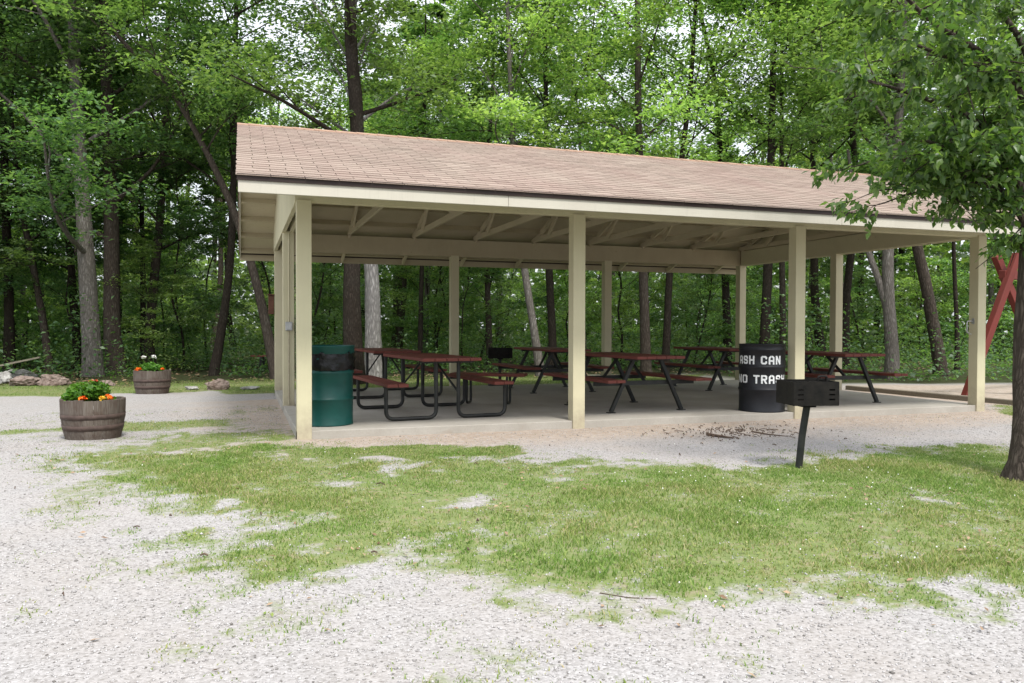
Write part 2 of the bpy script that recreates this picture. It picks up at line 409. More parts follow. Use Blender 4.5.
near_slab = np.clip(1.7-dist_slab(X.ravel(), Y.ravel())/1.05-fbm(X.ravel(), Y.ravel(), 2, 3)*.8, 0, 1)*(Y.ravel() < 5)
pm = np.maximum(pm, near_slab); fm = np.maximum(fm, np.clip((X.ravel()-9.8)*.8, 0, 1)*np.clip((-poly_sd(X.ravel(), Y.ravel(), PLAY)-.1)*2, 0, 1)*(Y.ravel() > 4.5-np.clip(X.ravel()-10, 0, 20)*.35)*1.0)*(1-np.clip((poly_sd(X.ravel(), Y.ravel(), PLAY)+.2)*2, 0, 1))
ca = ground.data.color_attributes.new('cover', 'FLOAT_COLOR', 'POINT')
ca.data.foreach_set('color', np.stack([gm*.85, fm, pm, np.ones_like(gm)], 1).astype(np.float32).ravel())

# grass blades
def scatter(n, x0, x1, y0, y1, maskf):
    x = RNG.uniform(x0, x1, n); y = RNG.uniform(y0, y1, n)
    k = RNG.random(n) < maskf(x, y); return x[k], y[k]
def wedge(x, y, m=4):
    """keep what stands in front of the camera, with a margin, and not on the slab"""
    dx = x-CAM[0]; dy = y-CAM[1]; d = dx*math.sin(YAW)+dy*math.cos(YAW); l = dx*math.cos(YAW)-dy*math.sin(YAW)
    return (d > 1.5) & (np.abs(l) < d*.75+m) & ~((x > -.05) & (x < 9.55) & (y > -.03) & (y < 5.9))
def blades(x, y, h, w, lean=.5):
    n = len(x); z = gheight(x, y)-.004
    a = RNG.uniform(0, 2*np.pi, n); b = RNG.uniform(0, 2*np.pi, n)
    hh = h*RNG.uniform(.5, 1.3, n); ww = w*RNG.uniform(.7, 1.3, n)
    cx, cy = np.cos(a)*ww/2, np.sin(a)*ww/2
    lx, ly = np.cos(b)*hh*lean*RNG.random(n), np.sin(b)*hh*lean*RNG.random(n)
    P = np.zeros((n, 5, 3))
    P[:, 0] = np.stack([x-cx, y-cy, z], 1); P[:, 1] = np.stack([x+cx, y+cy, z], 1)
    P[:, 2] = np.stack([x+cx*.8+lx*.4, y+cy*.8+ly*.4, z+hh*.6], 1); P[:, 3] = np.stack([x-cx*.8+lx*.4, y-cy*.8+ly*.4, z+hh*.6], 1)
    P[:, 4] = np.stack([x+lx*1.3, y+ly*1.3, z+hh], 1)
    i = np.arange(n)[:, None]*5
    return P.reshape(-1, 3), i+np.array([[0, 1, 2, 3]]), i+np.array([[3, 2, 4]])
gx_, gy_ = [], []
for (n, a) in ((820000, (-6, 12, -6.2, -.2)), (90000, (-12, -.1, -.2, 3.2)), (300000, (-16, 16, 3.2, 10.5)), (60000, (8, 15, -4, 4))):
    x, y = scatter(n, *a, lambda x, y: grass_mask(x, y)**1.3*(.35+.65*np.clip((fbm(x, y, 2.2, 3)-.3)*3, 0, 1)))
    k = wedge(x, y); gx_.append(x[k]); gy_.append(y[k])
x = np.concatenate(gx_); y = np.concatenate(gy_)
tall = .55+1.1*fbm(x+3, y+8, 1.4, 3)**1.5
P, Q, T = blades(x, y, .025*tall*1.1*(.45+.6*grass_mask(x, y)), .0058, .95)
o = np_mesh('grass', P, [Q, T], M['grass']); tag(o, 'patchy green lawn grass between the gravel drive and the shelter', 'grass', kind='stuff')
# clover flowers
x, y = scatter(9000, -4, 8, -5.5, -.5, lambda x, y: grass_mask(x, y)*np.clip((fbm(x-4, y+3, .8, 3)-.5)*7, 0, 1)*.07)
k = wedge(x, y); x, y = x[k], y[k]; n = len(x); z = gheight(x, y)+RNG.uniform(.02, .035, n)
oc = np.array([[1, 0, 0], [-1, 0, 0], [0, 1, 0], [0, -1, 0], [0, 0, 1], [0, 0, -1]])*.006
P = (np.stack([x, y, z], 1)[:, None, :]+oc[None]).reshape(-1, 3)
of = np.array([[0, 2, 4], [2, 1, 4], [1, 3, 4], [3, 0, 4], [2, 0, 5], [1, 2, 5], [3, 1, 5], [0, 3, 5]])
o = np_mesh('clover_blossom', P, (np.arange(n)[:, None, None]*6+of[None]).reshape(-1, 3), M['whitepetal']); tag(o, 'tiny white clover blossoms dotted through the lawn', 'clover', kind='stuff')
x, y = scatter(26000, -4.5, 10, -5.5, -.3, lambda x, y: grass_mask(x, y)*np.clip((fbm(x+24, y+13, 2.6, 3)-.50)*7, 0, 1))
k = wedge(x, y); x, y = x[k], y[k]; n = len(x); z = gheight(x, y)+RNG.uniform(.008, .03, n)
a = RNG.uniform(0, 6.28, n); s_ = RNG.uniform(.012, .030, n)[:, None]
u = np.stack([np.cos(a), np.sin(a), RNG.uniform(-.2, .6, n)], 1)*s_; w_ = np.stack([-np.sin(a), np.cos(a), RNG.uniform(-.3, .3, n)], 1)*s_*.5; c_ = np.stack([x, y, z], 1)
P = np.stack([c_-u*.5, c_+w_*.5, c_+u*.5, c_-w_*.5], 1).reshape(-1, 3)
o = np_mesh('lawn_weeds', P, np.arange(n)[:, None]*4+np.array([[0, 1, 2, 3]]), M['grass']); tag(o, 'broad leaved weeds and clover growing among the lawn grass', 'weeds', kind='stuff')
# stones of the drive
dens = lambda x, y: (1-np.clip(grass_mask(x, y)*1.1, 0, .97))*np.clip(1-forest_mask(x, y)*2, 0, 1)
xs, ys = [], []
for n, a in ((60000, (-5, 7, -7, -3.5)), (60000, (-8, 12, -4, 1.0)), (30000, (-9, 0, 0, 4))):
    x, y = scatter(n, *a, dens); k = wedge(x, y, 1); xs.append(x[k]); ys.append(y[k])
x = np.concatenate(xs); y = np.concatenate(ys); n = len(x)
sz = RNG.uniform(.003, .0075, n)*(1+(RNG.random(n) > .97)*.8); z = gheight(x, y)+sz*.15
oc = np.array([[1, 0, 0], [-1, 0, 0], [0, 1, 0], [0, -1, 0], [0, 0, .7], [0, 0, -.6]], float)
J = RNG.uniform(.65, 1.25, (n, 6, 1))*oc[None]
th = RNG.uniform(0, 6.28, n); cs, sn = np.cos(th)[:, None], np.sin(th)[:, None]
Jx = J[..., 0]*cs-J[..., 1]*sn; Jy = J[..., 0]*sn+J[..., 1]*cs
P = np.stack([Jx*sz[:, None]+x[:, None], Jy*sz[:, None]+y[:, None], J[..., 2]*sz[:, None]+z[:, None]], 2).reshape(-1, 3)
o = np_mesh('gravel', P, (np.arange(n)[:, None, None]*6+of[None]).reshape(-1, 3), M['stone']); tag(o, 'loose pale limestone gravel scattered over the drive', 'gravel', kind='stuff')
# dead leaves, twigs
def flat_leaves(x, y, s, lift=.006):
    n = len(x); z = gheight(x, y)+lift+RNG.uniform(0, .012, n); a = RNG.uniform(0, 6.28, n); s = s*RNG.uniform(.5, 1.3, n)
    u = np.stack([np.cos(a), np.sin(a), RNG.uniform(-.35, .35, n)], 1)*s[:, None]; w = np.stack([-np.sin(a), np.cos(a), RNG.uniform(-.5, .5, n)], 1)*s[:, None]*.45
    c_ = np.stack([x, y, z], 1)
    P = np.stack([c_-u*.5, c_+w*.5+np.array([0, 0, .004]), c_+u*.5, c_-w*.5], 1).reshape(-1, 3)
    return P, np.arange(n)[:, None]*4+np.array([[0, 1, 2, 3]])
x, y = scatter(12000, -6, 12, -6.5, -.1, lambda x, y: .012+.55*np.clip((fbm(x+9, y+31, 1.3, 4)-.54)*9, 0, 1)*grass_mask(x, y)+.35*np.clip((fbm(x+59, y+11, .7, 3)-.52)*8, 0, 1)*grass_mask(x, y)+.25*np.clip(1-np.hypot(x-4.6, y+1.0)/1.3, 0, 1))
k = wedge(x, y); P, Q = flat_leaves(x[k], y[k], .034)
x, y = scatter(14000, -22, 24, 9, 24, lambda x, y: forest_mask(x, y)*.9)
P2, Q2 = flat_leaves(x, y, .10)
o = np_mesh('fallen_leaves', np.concatenate([P, P2]), np.concatenate([Q, Q2+len(P)]), M['litter']); tag(o, 'brown dead leaves lying on grass and under the trees', 'leaf litter', kind='stuff')
mb = MB()
for i in range(230):
    if i < 205: cx, cy = 4.75+random.gauss(0, .45), -.80+random.gauss(0, .28)
    else: cx, cy = random.uniform(-3, 8), random.uniform(-5.2, -1)
    if cy > -.1: cy = -.3
    L = random.uniform(.012, .04) if i % 9 else random.uniform(.06, .15); a = random.uniform(0, 6.28)
    z0 = gz(cx, cy)+.01
    mb.tube([(cx-L/2*math.cos(a), cy-L/2*math.sin(a), z0), (cx, cy+.006, z0+random.uniform(.004, .02)), (cx+L/2*math.cos(a), cy+L/2*math.sin(a), z0+.004)], random.uniform(.0025, .006), 5)
o = mb.build('twig_litter', M['twig']); tag(o, 'dark twigs and bark scraps heaped on gravel before the slab', 'twigs', kind='stuff')
def stick(pxs, r, label):
    pts = [Vector(ground_at(a, b)) for a, b in pxs]; 
    pts = [Vector((p.x, p.y, gz(p.x, p.y)+r*.9)) for p in pts]
    o = MB().tube(pts, [r, r*.8, r*.5], 6).build('stick', M['twig']); c0 = pts[0]; tag(o, label, 'stick')
stick([(707, 436), (720, 438), (733, 440)], .018, 'short thick broken stick on gravel before the black drum')
stick([(752, 433), (768, 435.5), (788, 437)], .009, 'thin bent stick on gravel just left of the grill post')
stick([(600, 592), (628, 597), (657, 598)], .0028, 'thin pale twig at the lawn edge in the foreground')

# ------------------------------------------------------------------ picnic shelter
S, D, PW = 3.1167, 5.6833, .1517
L = 3*S + PW; DY = D + PW
ZB, HB = 2.395, .314
OY, OX = .969, .5688
shel = empty('picnic_shelter', (0, 0, 0), 0, 'open cream painted picnic shelter with brown shingled gable roof', 'picnic shelter')
XL, XR = -OX, L+OX
# slab
MB().box((.0, .022, -.30), (L, DY-.022, 0)).build('concrete_slab', M['concrete'], shel, .008)
mid = 2.847
def post(x, y, wx=PW, wy=PW, top=ZB+.02):
    o = MB().box((-wx/2, -wy/2, -.42), (wx/2, wy/2, top)).build('post', M['cream'], shel, .006); o.location = (x+PW/2, y+PW/2, 0); return o
xs_ = [0, S, 2*S, 3*S]
for x in xs_: post(x, 0)
for x in xs_: post(x, D)
post(0, mid); post(3*S, mid)
# trim board that widens the near left corner post on its outer side
# beams
MB().box((PW*.0+.004, .02, ZB), (L-.004, PW-.02, ZB+HB)).build('beam', M['cream'], shel, .004)
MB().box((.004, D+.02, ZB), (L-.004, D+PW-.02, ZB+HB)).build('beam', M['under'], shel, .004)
def prism_x(x0, x1, prof):
    n = len(prof); vs = [(x0, y, z) for y, z in prof]+[(x1, y, z) for y, z in prof]
    return vs, [tuple(range(n-1, -1, -1)), tuple(range(n, 2*n))]+[(i, (i+1) % n, n+(i+1) % n, n+i) for i in range(n)]
ZE, ZR = 2.470, 3.857
SL = (ZR-ZE)/(DY/2+OY)
def zs(y): return ZR - abs(y-DY/2)*SL       # top of the shingles
for xa, mt in ((-.012, 'cream'), (L-.04, 'cream')):
    b = MB(); vs, fs = prism_x(xa, xa+.052, [(.035, ZB-.003), (DY-.035, ZB-.003), (DY-.035, zs(DY-.035)-.06), (DY/2, zs(DY/2)-.06), (.035, zs(.035)-.06)])
    b.add(vs, fs); b.build('gable_panel', M[mt], shel, .003)
MB().box((PW-.06, .16, ZB+.002), (PW-.012, D-.01, ZB+.30)).build('gable_beam', M['cream'], shel, .003)
MB().box((L-PW+.01, .16, ZB+.002), (L-PW+.06, D-.01, ZB+.30)).build('gable_beam', M['cream'], shel, .003)
# trim strip and second stud beside the left gable posts
MB().box((.012, .155, -.02), (.05, .205, ZB+.004)).build('trim_strip', M['cream'], shel, .003)
# sheathing: two slopes
for sgn in (-1, 1):
    b = MB()
    ye = DY/2+sgn*(DY/2+OY-.03)
    prof = [(DY/2, zs(DY/2)-.055), (ye, zs(ye)-.055), (ye, zs(ye)-.022), (DY/2, zs(DY/2)-.022)]
    if sgn > 0: prof = prof[::-1]
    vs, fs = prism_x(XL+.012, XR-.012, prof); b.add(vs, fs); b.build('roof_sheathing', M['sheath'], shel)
# purlins
for sgn in (-1, 1):
    for k in range(7):
        yy = DY/2+sgn*(.12+k*.585)
        zz = zs(yy)-.055-.043
        a = math.atan(SL)*(-sgn)
        n_ = Vector((0, math.sin(math.atan(SL))*sgn, math.cos(math.atan(SL))))
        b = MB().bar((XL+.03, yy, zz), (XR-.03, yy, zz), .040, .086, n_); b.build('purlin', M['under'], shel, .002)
# trusses
def truss(x, w=.04):
    b = MB()
    for sgn in (-1, 1):
        ye = DY/2+sgn*(DY/2+OY-.045)
        n_ = Vector((0, math.sin(math.atan(SL))*sgn, math.cos(math.atan(SL))))
        o_ = .055+.040+.05
        b.bar((x, DY/2+sgn*.01, ZR-o_), (x, ye, zs(ye)-o_), w, .085, n_)
    o = b.build('rafter', M['frame'], shel, .002)
    MB().bar((x+.002, .02, ZB+HB+.046), (x+.002, DY-.02, ZB+HB+.046), w, .089).build('tie_beam', M['frame'], shel, .002)
    b = MB()
    for sgn in (-1, 1):
        b.bar((x+.024+.019, DY/2+sgn*.03, ZB+HB+.08), (x+.043, DY/2+sgn*1.35, zs(DY/2+1.35)-.15), .036, .085, (1, 0, 0) if False else (0, 0, 1))
        b.bar((x-.042, DY/2+sgn*1.9, ZB+HB+.06), (x-.042, DY/2+sgn*1.3, zs(DY/2+1.3)-.14), .036, .085)
    b.bar((x+.003, DY/2-.001, ZB+HB+.09), (x+.003, DY/2, ZR-.17), .038, .089, (0, 1, 0))
    b.build('truss_web', M['frame'], shel, .002)
nt = 9
for k in range(nt): truss(.10+k*(L-.2)/(nt-1))
# fascia, drip edge, rakes
for sgn, yb in ((-1, -OY), (1, DY+OY)):
    y0, y1 = (yb, yb+.03) if sgn < 0 else (yb-.03, yb)
    xm = -.57+2.56 if sgn < 0 else 4.9
    for j, (xa, xb) in enumerate(((XL, xm-.0015), (xm+.0015, 6.1), (6.103, XR))):
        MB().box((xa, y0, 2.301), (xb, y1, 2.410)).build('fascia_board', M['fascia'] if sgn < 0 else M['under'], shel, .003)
    MB().box((XL-.012, y0-.014, 2.408), (XR+.012, y1+.014, ZE-.003)).build('drip_edge', M['drip'], shel)
for xa in (XL, XR-.02):
    for sgn in (-1, 1):
        ye = DY/2+sgn*(DY/2+OY-.031)
        prof = [(DY/2, ZR-.02), (DY/2, ZR-.135), (ye, zs(ye)-.135), (ye, zs(ye)-.02)]
        if sgn < 0: prof = prof[::-1]
        b = MB(); vs, fs = prism_x(xa, xa+.02, prof[::-1]); b.add(vs, fs); b.build('rake_board', M['fascia'], shel)
# shingles: every tab modelled, one mesh per slope
ang = math.atan(SL); slope_len = (DY/2+OY+.03)/math.cos(ang)
for sgn in (-1, 1):
    exp_ = .135; rows = int(slope_len/exp_); b = MB(); rr = random.Random(5+sgn)
    for r_ in range(rows+1):
        s1 = slope_len - r_*exp_ ; s0 = max(s1-.16, .0)       # distance from the ridge down the slope
        if s1 < .05: break
        x = XL-.02 - (r_ % 2)*.152 + rr.uniform(-.006, .006)
        while x < XR+.02:
            xa = max(x+.003, XL-.02); xb = min(x+.305-.004, XR+.02); x += .305
            if xb-xa < .02: continue
            th = .006+rr.uniform(0, .003); dj = rr.uniform(-.004, .004)
            vs = []
            for (ss, h0) in ((s1+dj, th), (s0, .0015)):
                for xx in (xa, xb):
                    for hh in (h0, h0-.006):
                        yy = DY/2+sgn*(ss*math.cos(ang)+hh*math.sin(ang)); zz = ZR-ss*math.sin(ang)+hh*math.cos(ang)-.012
                        vs.append((xx, yy, zz))
            fs = [(0, 2, 6, 4), (0, 1, 3, 2), (1, 5, 7, 3), (0, 4, 5, 1), (2, 3, 7, 6)]
            if sgn > 0: fs = [f[::-1] for f in fs]
            b.add(vs, fs)
    b.build('roof_shingles', M['shingle'], shel)
b = MB()
k = 0; x = XL-.02
while x < XR:
    xe = min(x+.15, XR+.02)
    h = .004+.003*(k % 2)
    for sgn in (-1, 1):
        y_ = DY/2+sgn*.13
        vs = [(x, DY/2, ZR+h), (xe, DY/2, ZR+h-.003), (xe, y_, ZR+h-.13*SL-.003), (x, y_, ZR+h-.13*SL), (x, y_, ZR+h-.13*SL-.014), (xe, y_, ZR+h-.13*SL-.016)]
        fs = [(0, 3, 2, 1), (3, 4, 5, 2)]
        if sgn > 0: fs = [f[::-1] for f in fs]
        b.add(vs, fs)
    x += .145; k += 1
b.build('ridge_cap', M['ridge'], shel)
# things fixed to the posts
ob = empty('outlet_box', (.075, mid-.035, 1.10), 0, 'small grey metal outlet box with conduit on the left middle post', 'outlet box')
bd_ = MB().box((-.045, -.03, -.06), (.045, .03, .06)).build('box_body', M['galv'], ob, .004)
MB().box((-.035, -.038, -.05), (.035, -.031, .05)).build('cover_plate', M['galv'], bd_, .002)
MB().tube([(0, 0, -.06), (0, 0, -1.09)], .009, 8).build('conduit', M['cream'], ob)
MB().tube([(.0, .0, .06), (.0, .0, 1.29)], .009, 8).build('conduit', M['cream'], ob)
bb = empty('mailbox', (-.055, D+.10, 1.47), 0, 'narrow brown wooden box hung on the rear left post', 'wooden box')
MB().box((-.045, -.07, -.16), (.045, .07, .16)).build('box_body', M['brownbox'], bb, .004)
MB().bar((0, -.09, .175), (0, .09, .175), .12, .02).build('lid', M['brownbox'], bb, .002)
bb.name = 'wooden_box'
p4 = empty('paper_hook', (3*S, .075, 1.10), 0, 'pale bent metal hook on the inner side of the far right front post', 'hook')
p4.name = 'metal_hook'
MB().tube(fillet([(.0, 0, .10), (-.12, 0, .10), (-.12, 0, -.06), (-.035, 0, -.09)], .03), .009, 8).build('hook_wire', M['galv'], p4)
MB().box((-.008, -.02, .06), (.001, .02, .14)).build('mount_plate', M['galv'], p4)

# ------------------------------------------------------------------ picnic tables
def boards(b, xc, w, n, y0, y1, z0, z1, gap=.006):
    bw = (w-gap*(n-1))/n
    for i in range(n):
        xa = xc-w/2+i*(bw+gap); b.box((xa, y0, z0), (xa+bw, y1, z1))
def table_common(root, tl=.915):
    b = MB(); boards(b, 0, .72, 5, -tl, tl, .695, .732); b.build('tabletop', M['red'], root, .004)
    for s in (-1, 1):
        b = MB(); boards(b, s*.655, .25, 2, -tl, tl, .405, .442); b.build('bench_seat', M['red'], root, .004)
def table_pipe(label):
    root = empty('picnic_table', (0, 0, 0), 0, label, 'picnic table', 'picnic tables under the shelter'); table_common(root)
    for y in (-.72, .72):
        for s in (-1, 1):
            b = MB().tube(fillet([(s*.745, y, .402), (s*.745, y, .026), (s*.14, y, .026), (s*.14, y, .693)], .10, 6), .0235, 10); b.build('frame_loop', M['black'], root)
        MB().bar((-.33, y, .680), (.33, y, .680), .03, .028).build('cross_bar', M['black'], root)
        MB().tube([(-.15, y+.0, .30), (0, y*.3, .690)], .014, 6).build('brace', M['black'], root)
        MB().tube([(.15, y+.0, .30), (0, y*.3, .690)], .014, 6).build('brace', M['black'], root)
        for s in (-1, 1): MB().bar((s*.53, y, .391), (s*.755, y, .391), .05, .026).build('seat_bracket', M['black'], root)
    return root
def table_aframe(label):
    root = empty('picnic_table', (0, 0, 0), 0, label, 'picnic table', 'picnic tables under the shelter'); table_common(root)
    for y in (-.58, .58):
        for s in (-1, 1):
            lg = MB().bar((s*.20, y+s*.0, .694), (s*.54, y, .012), .045, .045, (0, 1, 0)).build('leg', M['black'], root)
            MB().box((s*.54-.05, y-.035, 0), (s*.54+.05, y+.035, .012)).build('foot_plate', M['black'], lg)
        MB().bar((-.76, y+.046, .375), (.76, y+.046, .375), .045, .055).build('cross_bar', M['black'], root)
        MB().bar((-.33, y+.001, .681), (.33, y+.001, .681), .04, .026).build('top_bar', M['black'], root)
        MB().bar((0, y*.93, .38), (0, y*.25, .685), .03, .03, (1, 0, 0)).build('brace', M['black'], root)
    return root
def place_table(o, nl, nr, vpx, off):
    a = ground_at(*nl, 0.); b = ground_at(*nr, 0.)
    mx, my = (a[0]+b[0])/2, (a[1]+b[1])/2
    az = YAW+math.atan((vpx-512)/FPX)
    o.location = (mx+math.sin(az)*off, my+math.cos(az)*off, 0); o.rotation_euler = (0, 0, -az)
pt = table_pipe('red plank table on looped black pipe legs, nearest the green drum')
place_table(pt, (387, 419), (506, 418.5), 165, .70)
p2 = copy_tree(pt); p2['label'] = 'red plank pipe-leg table directly behind the nearest one, half hidden by green drum'
place_table(p2, (348, 398.5), (440, 397.5), 200, .70)
ta = table_aframe('red plank table on splayed legs just right of the second front post')
place_table(ta, (610, 413), (682, 410), 165, .58)
for nl, nr, vp, lab in (((534, 393), (592, 392), 236, 'red plank table on splayed legs, mostly behind the second front post'),
                        ((707, 390.5), (763, 389.5), 236, 'dark red splayed-leg table at the back, left of black drum'),
                        ((814, 405), (880, 402.5), 225, 'red plank splayed-leg table at the right end of the slab, beyond the grill')):
    c_ = copy_tree(ta); c_['label'] = lab; place_table(c_, nl, nr, vp, .58)
# low plank bench behind the near table
def bench(label, a, b, z):
    A = Vector(at_depth(*a)); B = Vector(at_depth(*b)); mid_ = (A+B)/2; d = B-A; Lh = d.to_2d().length/2
    o = empty('plank_bench', (mid_.x, mid_.y, z), math.atan2(d.y, d.x), label, 'bench', 'low red plank benches')
    b_ = MB(); b_.box((-Lh, -.13, .40), (Lh, .13, .44)); b_.build('seat', M['red'], o, .004)
    for s in (-1, 1):
        MB().tube(fillet([(s*(Lh-.25), -.11, .398), (s*(Lh-.25), -.13, .02), (s*(Lh-.25), .13, .02), (s*(Lh-.25), .11, .398)], .06), .018, 8).build('leg', M['black'], o)
    return o
bench('low red plank bench lying crosswise behind the nearest pipe-leg table', (452, 11.4), (526, 11.2), 0.)
xb, yb, _ = at_depth(262, 21.0)
bench('small faded red bench under the trees left of the shelter', (252, 21), (272, 21), gz(xb, yb))

# ------------------------------------------------------------------ drums
def drum_prof(r=.2925, h=.88):
    p = [(r-.02, 0), (r+.004, .002), (r+.006, .012), (r, .022)]
    for zc in (h/3, 2*h/3):
        p += [(r, zc-.022), (r+.009, zc-.010), (r+.012, zc), (r+.009, zc+.010), (r, zc+.022)]
    return p
gx0, gy0, _ = ground_at(326.5, 427, 0.)
az = math.atan2(gx0-CAM[0], gy0-CAM[1]); gx0 += math.sin(az)*.29; gy0 += math.cos(az)*.29; k_ = max(1, (.36-CAM[1])/(gy0-CAM[1])); gx0 = CAM[0]+(gx0-CAM[0])*k_; gy0 = CAM[1]+(gy0-CAM[1])*k_
gd = empty('trash_drum', (gx0, gy0, 0), 0, 'green steel drum lined with a black bag beside the left front post', 'trash drum')
MB().lathe(drum_prof()+[(.2925, .66), (.2925, .80), (.28, .80), (.28, .40)], 48).build('drum_body', M['green'], gd)
def wob(t_, z): return .009*math.sin(5*t_+z*45)+.007*math.sin(13*t_-z*70)+.006*math.sin(29*t_+z*60)
MB().lathe([(.302, .612+.0), (.312, .63), (.308, .68), (.305, .74), (.303, .80), (.300, .818), (.27, .80), (.265, .5)], 96, wob=wob).build('liner_bag', M['bag'], gd)
MB().lathe([(.304, .795), (.3105, .798), (.3105, .868), (.314, .872), (.314, .884), (.300, .884), (.298, .80)], 48).build('rim_band', M['green'], gd)
MB().disc(.27, .52, 32).build('bag_fill', M['bag'], gd)
# black ash drum
bx, by, _ = ground_at(761.5, 414.3, 0.)
az = math.atan2(bx-CAM[0], by-CAM[1]); bx += math.sin(az)*.29; by += math.cos(az)*.29; k_ = max(1, (.345-CAM[1])/(by-CAM[1])); bx = CAM[0]+(bx-CAM[0])*k_; by = CAM[1]+(by-CAM[1])*k_
bd = empty('ash_drum', (bx, by, 0), 0, 'black steel drum with white painted words standing near the grill', 'ash drum')
dbody = MB().lathe(drum_prof()+[(.2925, .80), (.299, .803), (.299, .815), (.2925, .82), (.2925, .868), (.299, .872), (.299, .885), (.285, .885), (.282, .30)], 56).build('drum_body', M['blackdrum'], bd)
MB().disc(.284, .35, 32).build('ash_fill', M['soil'], bd)
STROKES = {'A': [(0.8, 0, 0.8, 5.4), (0.8, 5.4, 1.9, 6.3), (1.9, 6.3, 3.1, 6.3), (3.1, 6.3, 4.2, 5.4), (4.2, 5.4, 4.2, 0), (.8, 2.9, 4.2, 2.9)],
 'S': [(4.2, 5.0, 4.2, 5.6), (4.2, 5.6, 3.6, 6.2), (3.6, 6.2, 1.4, 6.2), (1.4, 6.2, .8, 5.6), (.8, 5.6, .8, 4.2), (.8, 4.2, 1.4, 3.6), (1.4, 3.6, 3.6, 3.4), (3.6, 3.4, 4.2, 2.8), (4.2, 2.8, 4.2, 1.4), (4.2, 1.4, 3.6, .8), (3.6, .8, 1.4, .8), (1.4, .8, .8, 1.4), (.8, 1.4, .8, 2.0)],
 'H': [(.8, 0, .8, 7), (4.2, 0, 4.2, 7), (.8, 3.5, 4.2, 3.5)],
 'C': [(4.2, 4.9, 4.2, 5.6), (4.2, 5.6, 3.6, 6.2), (3.6, 6.2, 1.4, 6.2), (1.4, 6.2, .8, 5.6), (.8, 5.6, .8, 1.4), (.8, 1.4, 1.4, .8), (1.4, .8, 3.6, .8), (3.6, .8, 4.2, 1.4), (4.2, 1.4, 4.2, 2.1)],
 'N': [(.8, 0, .8, 7), (4.2, 0, 4.2, 7), (.9, 6.4, 4.1, .6)],
 'O': [(1.4, 6.2, 3.6, 6.2), (3.6, 6.2, 4.2, 5.6), (4.2, 5.6, 4.2, 1.4), (4.2, 1.4, 3.6, .8), (3.6, .8, 1.4, .8), (1.4, .8, .8, 1.4), (.8, 1.4, .8, 5.6), (.8, 5.6, 1.4, 6.2)],
 'T': [(.3, 6.2, 4.7, 6.2), (2.5, 0, 2.5, 6.2)],
 'R': [(.8, 0, .8, 6.2), (.8, 6.2, 3.6, 6.2), (3.6, 6.2, 4.2, 5.6), (4.2, 5.6, 4.2, 4.0), (4.2, 4.0, 3.6, 3.4), (3.6, 3.4, .8, 3.4), (2.4, 3.3, 4.3, 0)]}
def glyph(ch):
    """the strokes of a letter, thickened, on a fine grid"""
    nx_, ny_ = 30, 42; X_, Y_ = np.meshgrid((np.arange(nx_)+.5)*5/nx_, 7-(np.arange(ny_)+.5)*7/ny_); d = np.full(X_.shape, 9.)
    for (ax, ay, bx_, by_) in STROKES[ch]:
        ex, ey = bx_-ax, by_-ay; t_ = np.clip(((X_-ax)*ex+(Y_-ay)*ey)/(ex*ex+ey*ey), 0, 1)
        d = np.minimum(d, np.hypot(X_-ax-t_*ex, Y_-ay-t_*ey))
    jit = (_P[:ny_, :nx_]-.5)*.18
    g_ = (d+jit) < .68
    if ch in 'AO': g_ &= ~((np.abs(X_-2.5) < .13) & (Y_ > 4.5 if ch == 'A' else np.ones_like(g_)))      # bridges of the stencil
    return [''.join('#' if q else '.' for q in row) for row in g_]
GL = {c: glyph(c) for c in STROKES}
view = math.atan2(CAM[1]-by, CAM[0]-bx)         # direction of the camera seen from the drum
def word(txt, a0, a1, z1, hgt, r=.2945):
    """letters from angle a0 to a1 (degrees, left to right as read)"""
    b = MB(); cols = sum(len(GL[c][0])+6 for c in txt)-6; da = R(a1-a0)/cols; cur = 0
    for ch in txt:
        g_ = GL[ch]; rows = len(g_)
        for i, row in enumerate(g_):
            j = 0
            while j < len(row):
                if row[j] == '#':
                    k_ = j
                    while k_ < len(row) and row[k_] == '#': k_ += 1
                    za = z1-hgt*(i+1)/rows; zb_ = z1-hgt*i/rows
                    for q in range(j, k_, 3):
                        A = view+R(a0)+da*(cur+q); B = A+da*min(3, k_-q)
                        vs = [(r*math.cos(A), r*math.sin(A), za), (r*math.cos(B), r*math.sin(B), za), (r*math.cos(B), r*math.sin(B), zb_), (r*math.cos(A), r*math.sin(A), zb_)]
                        b.add(vs, [(0, 1, 2, 3)])
                    j = k_
                else: j += 1
        cur += len(g_[0])+6
    return b
for (txt, a0, a1, z1) in (('ASH', -69, -18, .735), ('CAN', -3, 51, .735), ('NO', -76, -37, .487), ('TRASH', -21, 70, .487)):
    word(txt, a0, a1, z1, .112).build('painted_word', M['white'], dbody)

